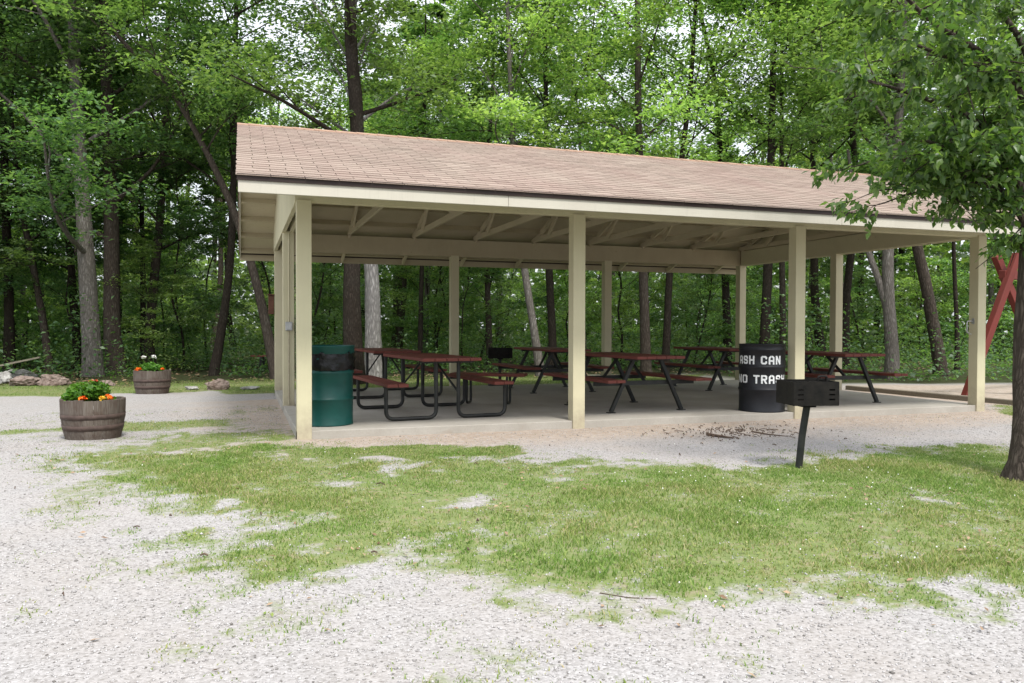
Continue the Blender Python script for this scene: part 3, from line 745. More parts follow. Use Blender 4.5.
# ------------------------------------------------------------------ charcoal grills
def grill(label, loc, rz, lean, w=.39, d=.33, h=.20, zt=.535, pr=.030):
    """firebox front faces local -y; origin at the ground"""
    o = empty('park_grill', loc, rz, label, 'grill', 'charcoal grills on posts')
    tx, ty = lean
    MB().tube([(0, 0, -.15), (tx*.5, ty*.5, zt/2), (tx, ty, zt)], pr, 12).build('post', M['black'], o)
    MB().bar((tx, ty, zt-.012), (tx, ty, zt+.012), .11, .11, (0, 1, 0)).build('mount_plate', M['rust'], o)
    z0 = zt+.012; z1 = z0+h
    MB().box((tx-w/2, ty-d/2, z0), (tx+w/2, ty+d/2, z0+.006)).build('firebox_floor', M['rust'], o)
    for s in (-1, 1):
        b = MB(); xa = tx+s*w/2
        b.box((xa-.003, ty-d/2, z0+.006), (xa+.003, ty+d/2, z1-.001)); b.build('side_panel', M['rust'], o)
    MB().box((tx-w/2+.0035, ty+d/2-.006, z0+.006), (tx+w/2-.0035, ty+d/2, z1)).build('back_panel', M['rust'], o)
    # front face with three slots at each end
    b = MB(); fy = ty-d/2; sl = [z0+.045, z0+.085, z0+.125]
    xa, xb_, sw = tx-w/2+.0035, tx+w/2-.0035, .05
    zz = [z0+.006]
    for s_ in sl: zz += [s_, s_+.014]
    zz += [z1]
    for i in range(0, len(zz)-1):
        full = (i % 2 == 0)
        if full: b.box((xa, fy, zz[i]), (xb_, fy+.005, zz[i+1]))
        else:
            b.box((xa, fy, zz[i]), (xa+.03, fy+.005, zz[i+1])); b.box((xa+.03+sw, fy, zz[i]), (xb_-.03-sw, fy+.005, zz[i+1])); b.box((xb_-.03, fy, zz[i]), (xb_, fy+.005, zz[i+1]))
    b.build('front_panel', M['rust'], o)
    b = MB()
    for i in range(9):
        xx = tx-w/2+.03+i*(w-.06)/8; b.tube([(xx, ty-d/2+.02, z1-.02), (xx, ty+d/2-.02, z1-.02)], .005, 6)
    b.tube([(tx-w/2+.01, ty-.1, z1-.026), (tx+w/2-.01, ty-.1, z1-.026)], .006, 6); b.tube([(tx-w/2+.01, ty+.1, z1-.026), (tx+w/2-.01, ty+.1, z1-.026)], .006, 6)
    gr_ = b.build('cooking_grate', M['rust'], o)
    MB().tube(fillet([(tx+w*.22, ty-.02, z1-.015), (tx+w*.22, ty-.02, z1+.035), (tx+w*.42, ty-.02, z1+.035), (tx+w*.42, ty-.02, z1-.015)], .02), .010, 8).build('grate_handle', M['rust'], gr_)
    return o
px_, py_, _ = ground_at(797, 469, GZ)
az = math.atan2(px_-CAM[0], py_-CAM[1])
gzz = gz(px_, py_)
rz = -az+R(26)
# the post leans towards the picture's right
lv = Vector((math.cos(az), -math.sin(az), 0))*.075; lv.rotate(Matrix.Rotation(-rz, 3, 'Z'))
grill('black charcoal grill on a leaning post in front of the slab', (px_, py_, gzz), rz, (lv.x, lv.y))
gx2, gy2, _ = at_depth(500, 15.4)
grill('distant black charcoal grill behind the shelter seen past the tables', (gx2, gy2, gz(gx2, gy2)), -YAW+R(4), (0, 0), .46, .36, .20, .58)

# ------------------------------------------------------------------ barrel planters
def leaf_cloud(n, c, rad, size, rng, up=.5, droop=0.):
    """n leaf quads about centre c in an ellipsoid"""
    p = rng.normal(size=(n, 3)); p /= np.linalg.norm(p, axis=1)[:, None]; p *= rng.random((n, 1))**.45
    p = p*np.array(rad)+np.array(c)
    return leaves_at(p, size, rng, up)
def leaves_at(p, size, rng, up=.5, aspect=.55, fold=.18):
    n = len(p)
    nrm = rng.normal(size=(n, 3)); nrm[:, 2] = np.abs(nrm[:, 2])+up*1.6; nrm /= np.linalg.norm(nrm, axis=1)[:, None]
    a = rng.normal(size=(n, 3)); u = np.cross(nrm, a); u /= np.linalg.norm(u, axis=1)[:, None]+1e-9; w = np.cross(nrm, u)
    s = size*rng.uniform(.6, 1.35, (n, 1))
    u = u*s; w = w*s*aspect
    base = p-u*.5; tip = p+u*.5-nrm*s*.12
    P = np.stack([base, p+w*.5+nrm*s*fold*.5, tip, p-w*.5+nrm*s*fold*.5], 1).reshape(-1, 3)
    i = np.arange(n)[:, None]*4
    return P, i+np.array([[0, 1, 2, 3]])
def planter(name, label, loc, rz, flowers, seed, plant_label):
    rng = np.random.default_rng(seed); rr = random.Random(seed)
    o = empty(name, loc, rz, label, 'barrel planter', 'half barrels planted with flowers'); h = .42; nst = 20
    def rad(z): return .262+.052*(z/h)**.8+.012*math.sin(z/h*math.pi)
    b = MB()
    for k_ in range(nst):
        a0 = 2*math.pi*k_/nst+.003; a1 = 2*math.pi*(k_+1)/nst-.003; top = h+rr.uniform(-.006, .008); dr = rr.uniform(-.003, .003)
        vs = []; N = 6
        for i in range(N+1):
            z = (top)*i/N; r_ = rad(z)+dr
            for (a, q) in ((a0, r_), ((a0+a1)/2, r_+.002), (a1, r_), (a1, r_-.028), (a0, r_-.028)): vs.append((q*math.cos(a), q*math.sin(a), z))
        fs = []
        for i in range(N):
            for j in range(5): fs.append((i*5+j, i*5+(j+1) % 5, (i+1)*5+(j+1) % 5, (i+1)*5+j))
        fs += [(4, 3, 2, 1, 0), tuple(N*5+j for j in range(5))]
        b.add(vs, fs)
    b.build('staves', M['oak'], o)
    for zc, hw in ((.10, .028), (.215, .026)):
        zc = zc+.03
        MB().lathe([(rad(zc-hw)+.004, zc-hw), (rad(zc-hw)+.005, zc-hw), (rad(zc+hw)+.005, zc+hw), (rad(zc+hw)+.004, zc+hw)], 48).build('hoop', M['hoop'], o)
    MB().disc(rad(.37)-.02, .37, 32).build('soil', M['soil'], o)
    pl = empty('flowering_plant', loc, rz, plant_label, 'flowers', 'flowers planted in the barrels')
    Ps, Qs = [], []; n0 = 0
    for (cx, cy, cz, rx, rz_, n_) in flowers['green']:
        P, Q = leaf_cloud(n_, (cx, cy, cz), (rx, rx, rz_), .055, rng, .5); Ps.append(P); Qs.append(Q+n0); n0 += len(P)
    np_mesh('foliage', np.concatenate(Ps), np.concatenate(Qs), M['leafplant'], pl)
    b = MB()
    for (cx, cy, cz, rx, rz_, n_) in flowers['green']:
        for _ in range(7):
            b.tube([(cx+rr.uniform(-.04, .04), cy+rr.uniform(-.04, .04), .36), (cx+rr.uniform(-rx, rx)*.7, cy+rr.uniform(-rx, rx)*.7, cz+rr.uniform(0, rz_))], .003, 5)
    b.build('stems', M['leafplant'], pl)
    for (mat, cx, cy, cz, s_) in flowers['blooms']:
        P, Q = leaf_cloud(60, (0, 0, 0), (s_, s_, s_*.7), s_*1.1, rng, .4)
        f_ = np_mesh('bloom', P, Q, M[mat], pl); f_.location = (cx, cy, cz)
        MB().tube([(0, 0, .36-cz), (0, 0, 0)], .003, 5).build('stem', M['leafplant'], f_)
    return o
# local frames: x = picture right, y = away from the camera
x1, y1, _ = ground_at(93.5, 441.5, GZ); az = math.atan2(x1-CAM[0], y1-CAM[1]); x1 += math.sin(az)*.25; y1 += math.cos(az)*.25
planter('barrel_planter', 'nearer weathered half barrel with rusty hoops on white gravel', (x1, y1, gz(x1, y1)-.004), -az,
        {'green': [(-.09, .02, .48, .17, .12, 560), (.03, .04, .51, .14, .11, 380), (-.18, -.04, .44, .11, .08, 230), (.14, 0, .41, .08, .04, 90)],
         'blooms': [('orange', -.10, -.20, .44, .036), ('yellow', .085, -.19, .435, .032), ('orange', .16, -.14, .435, .03), ('orange', .14, -.04, .45, .022), ('pink', -.02, .10, .60, .022), ('pink', -.10, .14, .57, .018), ('pink', .03, .0, .61, .018)]}, 21,
        'leafy marigolds with orange and yellow blooms in the nearer barrel')
x2, y2, _ = ground_at(152.5, 394.5, GZ); az = math.atan2(x2-CAM[0], y2-CAM[1]); x2 += math.sin(az)*.25; y2 += math.cos(az)*.25
planter('barrel_planter', 'farther weathered half barrel standing where gravel meets grass', (x2, y2, gz(x2, y2)-.004), -az,
        {'green': [(-.04, 0, .46, .19, .11, 560), (.10, .02, .44, .12, .07, 200)],
         'blooms': [('whitepetal', -.14, .02, .66, .035), ('whitepetal', .02, .02, .665, .04), ('orange', -.22, -.10, .45, .045), ('orange', -.24, -.02, .44, .04), ('orange', .17, -.14, .45, .03)]}, 22,
        'green plants with white and orange blooms in the farther barrel')

# ------------------------------------------------------------------ rocks
def rock(label, px, py, w, h, d, mat, seed, rz=0):
    x, y, _ = ground_at(px, py, GZ); me = bpy.data.meshes.new('rock'); bm = bmesh.new(); bmesh.ops.create_icosphere(bm, subdivisions=4, radius=1)
    rr = np.random.default_rng(seed); k_ = rr.normal(size=(9, 3)); ph = rr.random(9)*6; pl_ = rr.normal(size=(10, 3)); pl_ /= np.linalg.norm(pl_, axis=1)[:, None]; off = rr.uniform(.55, .85, 10)
    for v_ in bm.verts:
        q = np.array(v_.co)
        for n_, o_ in zip(pl_, off):
            e_ = q@n_-o_
            if e_ > 0: q = q-n_*e_*.9
        q = q*(1+.06*sum(math.sin(3.1*(k_[i]@q)+ph[i]) for i in range(9))/3)
        from mathutils import noise as nz_
        qv = Vector(q)*1.7+Vector((seed*3.1, 0, 0)); dd_ = nz_.fractal(qv, .9, 2.1, 5)*.22+abs(nz_.noise(qv*2.3))*.16-.08
        q = q*(1+dd_); q[2] += .10*math.floor(q[2]*3.3+nz_.noise(qv)*.8)/3.3
        v_.co = (q[0]*w*.48, q[1]*d*.48, q[2]*h*.46)
    bm.to_mesh(me); bm.free(); me.materials.append(mat)
    o = bpy.data.objects.new('rock', me); C.objects.link(o); o.location = (x, y, gz(x, y)+h*.25); o.rotation_euler = (0, 0, rz)
    tag(o, label, 'rock', 'rocks along the edge of the trees'); return o
rock('grey white rock at the far left picture edge of the rock pile', 3, 384, .42, .36, .5, M['rockgrey'], 1)
rock('broad reddish brown rock right of the grey one in the pile', 28, 386, .75, .30, .5, M['rock'], 2)
rock('rugged brown rock at the right end of the rock pile', 54, 386, .60, .36, .5, M['rock'], 3)
rock('pale flat rock at the back of the rock pile', 20, 379, .85, .32, .5, M['rockgrey'], 4)
rock('low dark rock between the rock pile and the farther barrel', 106, 385.5, .50, .15, .4, M['rock'], 6)
rock('chunky brown rock lying alone right of the farther barrel', 216, 389, .56, .30, .4, M['rock'], 7)
rock('low pale stone just left of the chunky lone rock', 192, 389, .30, .10, .3, M['rockgrey'], 8)
rock('low pale stone in grass nearest the rear left post', 250, 389, .38, .11, .3, M['rockgrey'], 9)
x, y, _ = ground_at(16, 380); z = gz(x, y)
o = MB().bar((-.42, 0, .30), (.45, .1, .50), .22, .035).build('weathered_plank', M['timber']); o.location = (x, y, z); tag(o, 'weathered grey plank resting on the rock pile', 'plank')

# landscape timber and swing set at the right
A = ground_at(847, 389.5, GZ); B = ground_at(1060, 409.5, GZ)
o = MB().bar((A[0], A[1], gz(A[0], A[1])+.03), (B[0], B[1], gz(B[0], B[1])+.03), .10, .12).build('landscape_timber', M['timber'], None, .015); tag(o, 'long weathered edging timber right of the slab bordering the play area', 'edging timber')
sw = empty('swing_frame', (0, 0, 0), 0, 'tall red timber swing frame with crossed legs behind the right post', 'swing frame')
dep = 14.0
def sp(px, py, dd=dep): return Vector(at_depth(px, dd, py))
foot1 = sp(964, 397, 13.6); foot1.z = gz(foot1.x, foot1.y)-.05
top1 = sp(1017.5, 254, 13.9)
side = Vector((math.cos(YAW+R(30)), -math.sin(YAW+R(30)), 0))
top2 = sp(996, 256, 14.1)
cross = top1+(foot1-top1)*.17
foot2 = sp(1054, 397, 14.3); foot2.z = gz(foot2.x, foot2.y)-.05
for a, b_ in ((foot1, top1), (foot2, top2)):
    MB().bar(a, b_, .125, .115, (0, 1, 0)).build('leg', M['redtimber'], sw, .01)
be = sp(1008, 275, 14.0)
dirb = Vector((math.cos(R(12)), math.sin(R(12)), 0))
e2 = be+dirb*3.4
MB().bar(be-dirb*.2, e2+dirb*.2, .12, .15).build('top_beam', M['redtimber'], sw, .01)
for s in (-1, 1):
    pv = Vector((-dirb.y, dirb.x, 0))*s
    f_ = e2+pv*1.1; f_.z = gz(f_.x, f_.y)-.05; tp = e2-pv*.12+dirb*(.14*s); tp.z = be.z+.28
    MB().bar(f_+dirb*(.14*s), tp, .15, .13, (1, 0, 0)).build('leg', M['redtimber'], sw, .01)
for s in (1.0, 2.2):
    c0 = be+dirb*s
    for q in (-.22, .22):
        MB().tube([(c0+dirb*q+Vector((0, 0, -.07))), (c0+dirb*q)-Vector((0, 0, be.z-.45))], .006, 5).build('chain', M['galv'], sw)
    cc = c0-Vector((0, 0, be.z-.45)); MB().bar(cc-dirb*.24, cc+dirb*.24, .16, .03).build('seat', M['black'], sw)

# ------------------------------------------------------------------ trees
class Wood:
    def __init__(s): s.V = []; s.F = []; s.n = 0
    def tube(s, pts, rs, n=7, bumpy=0., rng=None):
        pts = np.asarray(pts, float); m_ = len(pts)
        d = np.gradient(pts, axis=0); d /= np.linalg.norm(d, axis=1)[:, None]+1e-9
        a = np.cross(d[0], [0, 0, 1.]) if abs(d[0][2]) < .9 else np.cross(d[0], [1., 0, 0]); a /= np.linalg.norm(a)
        A = []
        for i in range(m_):
            a = a-d[i]*(a@d[i]); a /= np.linalg.norm(a)+1e-9; A.append(a.copy())
        A = np.array(A); B = np.cross(d, A); t_ = np.arange(n)*2*np.pi/n
        r_ = np.asarray(rs)[:, None]*np.ones((1, n))
        if bumpy and rng is not None: r_ = r_*(1+rng.normal(0, bumpy, r_.shape))
        V = pts[:, None]+(A[:, None]*np.cos(t_)[None, :, None]+B[:, None]*np.sin(t_)[None, :, None])*r_[..., None]
        i = np.arange(m_-1)[:, None]*n; k_ = np.arange(n)[None]; k2 = (k_+1) % n
        F_ = np.stack([i+k_, i+k2, i+n+k2, i+n+k_], 2).reshape(-1, 4)+s.n
        s.V.append(V.reshape(-1, 3)); s.F.append(F_); s.n += m_*n
def smooth_path(pts, n):
    pts = np.asarray(pts, float); t_ = np.linspace(0, len(pts)-1, n); out = []
    for q in t_:
        i = int(min(q, len(pts)-2)); f = q-i
        p0 = pts[max(i-1, 0)]; p1 = pts[i]; p2 = pts[i+1]; p3 = pts[min(i+2, len(pts)-1)]
        out.append(.5*((2*p1)+(-p0+p2)*f+(2*p0-5*p1+4*p2-p3)*f*f+(-p0+3*p1-3*p2+p3)*f**3))
    return np.array(out)
def make_tree(name, path, r0, cb, cr, nleaf, size, barkm, leafm, seed, label=None, cat='tree', group=None, flare=1.35, limbs=13, parent_loc=None, leaf_up=.5, low=0, spread=.55):
    """path: local trunk points from the ground up; cb: height where the crown begins; cr: crown radius"""
    rng = np.random.default_rng(seed)
    tp = smooth_path(path, 22); H = tp[-1, 2]; w = Wood()
    hh = tp[:, 2]/H; rs = r0*(1-.80*hh**1.1); rs = rs*(1+(flare-1)*np.exp(-np.maximum(tp[:, 2], 0)/(.35)))
    tp[0, 2] -= .25
    w.tube(tp, rs, 14, .03, rng)
    tips = []
    def at(h):
        i = int(np.clip(np.searchsorted(tp[:, 2], h)-1, 0, len(tp)-2)); f = (h-tp[i, 2])/(tp[i+1, 2]-tp[i, 2]+1e-9); return tp[i]+(tp[i+1]-tp[i])*np.clip(f, 0, 1), rs[i]
    az0 = rng.random()*6.28
    for k_ in range(limbs):
        f = (k_+.5)/limbs; h = cb+(H-cb)*f*.97; p, r_ = at(h)
        prof = (.55+.45*math.sin(math.pi*min(1, f*1.1+.15))) * (1 if f < .6 else (1-(f-.6)*1.3))
        Ln = cr*prof*rng.uniform(.75, 1.2); az_ = az0+k_*2.4+rng.normal(0, .3); el = rng.uniform(.15, .7)+f*.6
        d = np.array([math.cos(az_)*math.cos(el), math.sin(az_)*math.cos(el), math.sin(el)])
        q = p+d*Ln*.5+np.array([0, 0, .05*Ln]); e = p+d*Ln+rng.normal(0, .12*Ln, 3)+np.array([0, 0, -.06*Ln])
        lp = smooth_path([p, q+rng.normal(0, .06*Ln, 3), e], 8); lr = max(r_*.38, .012)
        w.tube(lp, np.linspace(lr, lr*.22, 8), 6)
        for j in range(5):
            t_ = .35+.65*j/4; c0 = lp[int(t_*7)]
            dd = d*.5+rng.normal(0, .55, 3); dd[2] = dd[2]*.5+.1; dd /= np.linalg.norm(dd)+1e-9
            sl_ = Ln*rng.uniform(.28, .5)
            e2_ = c0+dd*sl_; m2 = c0+dd*sl_*.5+rng.normal(0, .05*sl_, 3)
            w.tube(smooth_path([c0, m2, e2_], 4), np.linspace(lr*.32, .006, 4), 4)
            tips.append((e2_, sl_)); tips.append((m2, sl_))
            for _ in range(2):
                ex = c0+dd*sl_*rng.uniform(.3, 1)+rng.normal(0, .35*sl_, 3)*np.array([1, 1, .5]); tips.append((ex, sl_*.8))
    T = np.array([a for a, _ in tips]); Sx = np.array([b for _, b in tips])
    pick = rng.integers(0, len(T), nleaf)
    pos = T[pick]+rng.normal(0, 1, (nleaf, 3))*(Sx[pick]*.245)[:, None]*np.array([1, 1, .27])
    if low:
        nl = low; hz = rng.uniform(.3, cb, nl); base = np.array([at(h)[0] for h in hz]); pos = np.concatenate([pos, base+rng.normal(0, .7, (nl, 3))*np.array([1, 1, .4])])
    P, Q = leaves_at(pos, size, rng, leaf_up+.35, spread)
    root = empty(name, parent_loc or (0, 0, 0), 0, label, cat, group)
    np_mesh('trunk', np.concatenate(w.V), np.concatenate(w.F), M[barkm], root, smooth=True)
    np_mesh('crown', P, Q, M[leafm], root)
    return root
def path_px(pts, depth, H):
    """trunk path from picture points on one depth sheet, continued to height H"""
    P_ = [np.array(at_depth(x, depth, y)) for x, y in pts]
    x0, y0 = P_[0][:2]; z0 = gz(x0, y0); P_[0][2] = z0
    loc = (x0, y0, z0); Q_ = [p-np.array(loc) for p in P_]
    d = Q_[-1]-Q_[-2]; d = d/np.linalg.norm(d)
    d = d*.6+np.array([0, 0, .5]); d /= np.linalg.norm(d)
    while Q_[-1][2] < H: Q_.append(Q_[-1]+d*1.6); d = d*.85+np.array([0, 0, .2]); d /= np.linalg.norm(d)
    return loc, Q_
# trunks one can tell apart: (points, depth, radius, top, crown base, crown radius, leaves, bark, leaf, label)
G1 = 'trees at the forest edge'
MAIN = [
 ([(93, 378), (91, 330), (86, 250), (81, 170), (76, 90)], 19.0, .25, 14, 3.6, 4.2, 15000, 'barkgrey', 'leafdark', 'thick light grey trunk left of the farther barrel, paler of the close pair'),
 ([(119, 376), (112, 330), (112, 250), (110, 170), (106, 60)], 20.0, .25, 15, 4.0, 4.4, 15000, 'bark', 'leafdark', 'thick darker trunk right beside the light grey one'),
 ([(9, 376), (9, 310), (6, 220)], 21.0, .14, 12, 3.2, 3.6, 10000, 'barkdark', 'leafdark', 'slim dark trunk at the left picture edge behind the rock pile'),
 ([(50, 378), (43, 320), (32, 260), (20, 200)], 21.0, .10, 11, 3.5, 3.0, 8000, 'bark', 'leafdark', 'thin grey trunk leaning left above the rock pile'),
 ([(79, 378), (75, 320), (70, 255), (62, 200)], 22.0, .12, 11, 3.6, 3.0, 8000, 'barkdark', 'leafdark', 'thin dark trunk just left of the thick light grey one'),
 ([(149, 380), (150, 330), (155, 270), (160, 220)], 21.5, .14, 13, 4.0, 3.4, 9000, 'bark', 'leafdark', 'slim brown trunk rising behind the farther barrel'),
 ([(143, 378), (143, 300), (142, 220)], 23.5, .09, 12, 4.2, 2.8, 7000, 'barkdark', 'leafdark', 'very thin dark trunk left of the slim brown one'),
 ([(213, 384), (218, 350), (226, 300), (231, 250), (233, 200)], 19.5, .115, 11, 4.6, 3.0, 7000, 'barkdark', 'leafdark', 'thin dark trunk rising behind the chunky lone rock'),
 ([(277, 385), (270, 345), (258, 290), (238, 222), (208, 155), (165, 82), (118, 36)], 18.0, .125, 9.0, 5.8, 2.4, 4200, 'bark', 'leaf', 'long curved trunk leaning left from the rear left post'),
 ([(355, 388), (353, 340), (352, 265), (357, 130), (352, 60), (350, 0)], 16.6, .235, 13, 4.9, 4.0, 7000, 'barkdark', 'leaf', 'big dark trunk rising above the roof left of the pale one'),
 ([(374, 388), (373, 330), (371, 265), (361, 190), (355, 100)], 17.6, .20, 8, 5.2, 2.4, 2500, 'barkpale', 'leaf', 'pale lichen covered trunk beside the big dark one'),
 ([(541, 384), (534, 330), (524, 265), (516, 190)], 19.5, .11, 11, 3.8, 3.2, 8000, 'barkgrey', 'leaflight', 'slim grey leaning trunk left of the second front post'),
 ([(553, 384), (552, 330), (549, 265)], 21.0, .12, 12, 4.0, 3.2, 8000, 'barkdark', 'leaf', 'slim dark trunk close left of the second front post'),
 ([(420, 384), (421, 300), (423, 230)], 23.0, .08, 11, 3.6, 2.8, 7000, 'barkdark', 'leaf', 'very thin dark trunk left of the rear post behind the nearest table'),
 ([(646, 384), (645, 330), (643, 265), (640, 190)], 20.0, .14, 13, 4.4, 3.6, 10000, 'bark', 'leaflight', 'brown trunk right of the third rear post, left of a close pair'),
 ([(665, 384), (667, 330), (670, 265), (678, 190), (690, 90)], 21.0, .11, 13, 4.6, 3.6, 9000, 'barkdark', 'leaflight', 'dark trunk right of a close pair past the third rear post'),
 ([(763, 386), (765, 330), (768, 265)], 20.5, .14, 13, 4.2, 3.8, 10000, 'barkdark', 'leaflight', 'dark trunk just right of the rear right corner post'),
 ([(781, 386), (783, 330), (782, 265)], 22.0, .10, 12, 4.0, 3.2, 8000, 'bark', 'leaflight', 'thin brown trunk left of the third front post'),
 ([(891, 391), (892, 350), (889, 310), (888, 252), (893, 190), (900, 100)], 19.0, .16, 12, 4.6, 3.8, 10000, 'barkgrey', 'leaf', 'grey forked trunk beyond the right end table'),
 ([(942, 389), (936, 340), (926, 285), (918, 250), (905, 180)], 20.0, .16, 13, 4.4, 3.8, 10000, 'bark', 'leaf', 'brown leaning trunk left of the far right front post'),
 ([(957, 389), (957, 330), (954, 260)], 22.5, .07, 11, 3.6, 2.6, 6000, 'barkdark', 'leaf', 'very thin dark trunk close left of the far right front post'),
 ([(728, 384), (726, 300), (722, 200), (716, 90), (702, 20)], 24.0, .13, 14, 5.5, 4.0, 9000, 'barkdark', 'leaflight', 'dark trunk left of the rear right corner post, branching above the roof'),
 ([(490, 384), (488, 300), (486, 200), (492, 100)], 24.0, .10, 13, 4.6, 3.6, 8000, 'bark', 'leaflight', 'thin brown trunk behind the distant grill'),
 ([(845, 386), (846, 300), (856, 200), (850, 110), (838, 40)], 23.0, .13, 14, 5.0, 4.0, 9000, 'barkdark', 'leaflight', 'dark trunk behind the right middle post, branching above the roof'),
]
for i, (pts, dep_, r0, H, cb, cr, nl, bk, lf, lab) in enumerate(MAIN):
    loc, pth = path_px(pts, dep_, H)
    tr_ = make_tree('forest_tree', pth, r0*(.84 if r0 > .2 else .95), (cb-1.1 if pts[0][0] < 300 else cb-.3), cr*(.9 if 'rising above the roof' in lab else 1.1), int(nl*(2.9 if dep_ < 20.6 and pts[0][0] < 130 else 2.3)), .118, bk, lf, 140+i, lab, 'tree', G1, parent_loc=loc, limbs=14)
    if 'forked' in lab:
        fw = Wood(); fp = smooth_path([np.array(at_depth(a_, dep_+dz_, b_))-np.array(loc) for a_, b_, dz_ in ((890, 322, 0), (881, 287, .05), (868, 250, .15), (856, 205, .3), (848, 150, .5))], 12)
        fw.tube(fp, np.linspace(.10, .035, 12), 10); np_mesh('limb', np.concatenate(fw.V), np.concatenate(fw.F), M[bk], tr_, smooth=True)
# random trees behind: variants then copies
def straight(H, rng, lean=.06):
    x = y = 0; P_ = [(0, 0, 0)]; dx, dy = rng.normal(0, lean, 2)
    for k_ in range(1, 7): x += dx*H/6+rng.normal(0, .12); y += dy*H/6+rng.normal(0, .12); P_.append((x, y, H*k_/6))
    return P_
GB = 'trees deeper in the forest'
var = []
vr = np.random.default_rng(77)
for i in range(6):
    H = vr.uniform(9, 12.5)
    lf = ['leaf', 'leaflight', 'leafdark', 'leaf', 'leaflight', 'leafdark'][i]
    var.append(make_tree('woodland_tree', straight(H, vr), vr.uniform(.08, .15), 4.2+vr.random()*2, 3.6, 17000, .155, ['barkdark', 'bark', 'barkgrey'][i % 3], lf, 300+i, 'slim tree among many alike deeper in the forest behind the shelter', 'tree', GB, limbs=14))
sap = []
for i in range(5):
    H = vr.uniform(4.2, 7)
    lf = ['leaf', 'leafdark', 'leaflight', 'leaf', 'leafdark'][i]
    sap.append(make_tree('sapling', straight(H, vr, .08), .035, .5, 1.9, 7000, .10, 'barkdark', lf, 400+i, 'leafy sapling among many alike in the undergrowth behind the shelter', 'sapling', 'saplings in the undergrowth', limbs=11, flare=1.1, low=500))
def spot(az_deg, dist): a = R(az_deg); return CAM[0]+math.sin(a)*dist, CAM[1]+math.cos(a)*dist
used = {}
def put(proto, x, y, rr, smin=.85, smax=1.2):
    if proto.name not in used: used[proto.name] = 1; o = proto
    else: o = copy_tree(proto)
    s_ = rr.uniform(smin, smax); o.location = (x, y, gz(x, y)); o.rotation_euler = (0, 0, rr.uniform(0, 6.28)); o.scale = (s_, s_, s_)
    return o
rr = random.Random(99); placed = []
tries = 0
while len(placed) < 50 and tries < 5000:
    tries += 1
    az_ = rr.uniform(-24, 62); d_ = 23+34*rr.random()**.85
    x, y = spot(az_, d_)
    if y < 13.5 or .5 < az_ < 7.0 or 20.0 < az_ < 24.0: continue
    if any(math.hypot(x-a, y-b) < 2.3 for a, b in placed): continue
    placed.append((x, y)); put(var[len(placed) % 6], x, y, rr)
sp_ = []
tries = 0
while len(sp_) < 95 and tries < 8000:
    tries += 1
    az_ = rr.uniform(-24, 62); d_ = 21.5+20*rr.random()
    x, y = spot(az_, d_)
    if y < 12.0: continue
    if any(math.hypot(x-a, y-b) < 1.3 for a, b in sp_): continue
    sp_.append((x, y)); put(sap[len(sp_) % 5], x, y, rr, .6, 1.15)
# the far wood, one mass
rng = np.random.default_rng(55); n = 42000
az_ = np.radians(rng.uniform(-30, 68, n)); d_ = rng.uniform(44, 66, n)
cx = CAM[0]+np.sin(az_)*d_; cy = CAM[1]+np.cos(az_)*d_
top = 3.5+7*fbm(cx, cy, .12, 3); z = rng.random(n)**1.1*top-1.0
P, Q = leaves_at(np.stack([cx, cy, z], 1), .55, rng, .4, .7)
w = Wood()
for k_ in range(70):
    a = R(rng.uniform(-30, 68)); q = rng.uniform(44, 62); x = CAM[0]+math.sin(a)*q; y = CAM[1]+math.cos(a)*q
    w.tube([(x, y, -3), (x+rng.normal(0, .2), y, 5), (x+rng.normal(0, .6), y, 14)], [.2, .16, .08], 6)
o = np_mesh('far_wood', P, Q, M['leaf']); tag(o, 'mass of far foliage closing the view deep in the forest', 'far forest', kind='stuff')
o = np_mesh('far_trunks', np.concatenate(w.V), np.concatenate(w.F), M['barkdark']); tag(o, 'far tree trunks deep inside the forest', 'far forest', kind='stuff')
# undergrowth
n = 90000
az_ = np.radians(rng.uniform(-26, 64, n)); d_ = 17.5+27*rng.random(n)**1.3
cx = CAM[0]+np.sin(az_)*d_; cy = CAM[1]+np.cos(az_)*d_
cl = fbm(cx, cy, .5, 3); k = (forest_under(cx, cy)) & (cl > .36) & (poly_sd(cx, cy, PLAY) < -.3); cx, cy = cx[k], cy[k]; cl = cl[k]
z = gheight(cx, cy)+rng.random(len(cx))**1.6*np.clip((cl-.38)*6, .15, 1.3)*1.5+.04
P, Q = leaves_at(np.stack([cx, cy, z], 1), .10, rng, .7, .6)
o = np_mesh('undergrowth', P, Q, M['leafdark']); tag(o, 'low green undergrowth on the forest floor behind the trunks', 'undergrowth', kind='stuff')

# near tree at the right edge: its own leaves, large enough to read
def near_leaves(P0, dirs, size, rng):
    """pointed, folded leaves (6 vertices, 4 triangles) hanging from twigs"""
    n = len(P0); s = size*rng.uniform(.65, 1.25, (n, 1))
    u = dirs/np.linalg.norm(dirs, axis=1)[:, None]
    a = rng.normal(0, .5, (n, 3))+np.array([0, 0, 1.]); w_ = np.cross(u, a); w_ /= np.linalg.norm(w_, axis=1)[:, None]; nn = np.cross(w_, u)
    pt = [P0, P0+u*s*.38+w_*s*.27+nn*s*.06, P0+u*s*.38-w_*s*.27+nn*s*.06, P0+u*s*.42, P0+u*s*.72+w_*s*.15, P0+u*s*.72-w_*s*.15, P0+u*s-nn*s*.12]
    P = np.stack(pt, 1).reshape(-1, 3); i = np.arange(n)[:, None, None]*7
    T = np.array([[0, 3, 1], [0, 2, 3], [1, 3, 4], [3, 2, 5], [4, 3, 6], [3, 5, 6]])
    return P, (i+T[None]).reshape(-1, 3)
rng = np.random.default_rng(202)
tx, ty, _ = ground_at(1033, 478, GZ); tz = gz(tx, ty)
dn = 6.6
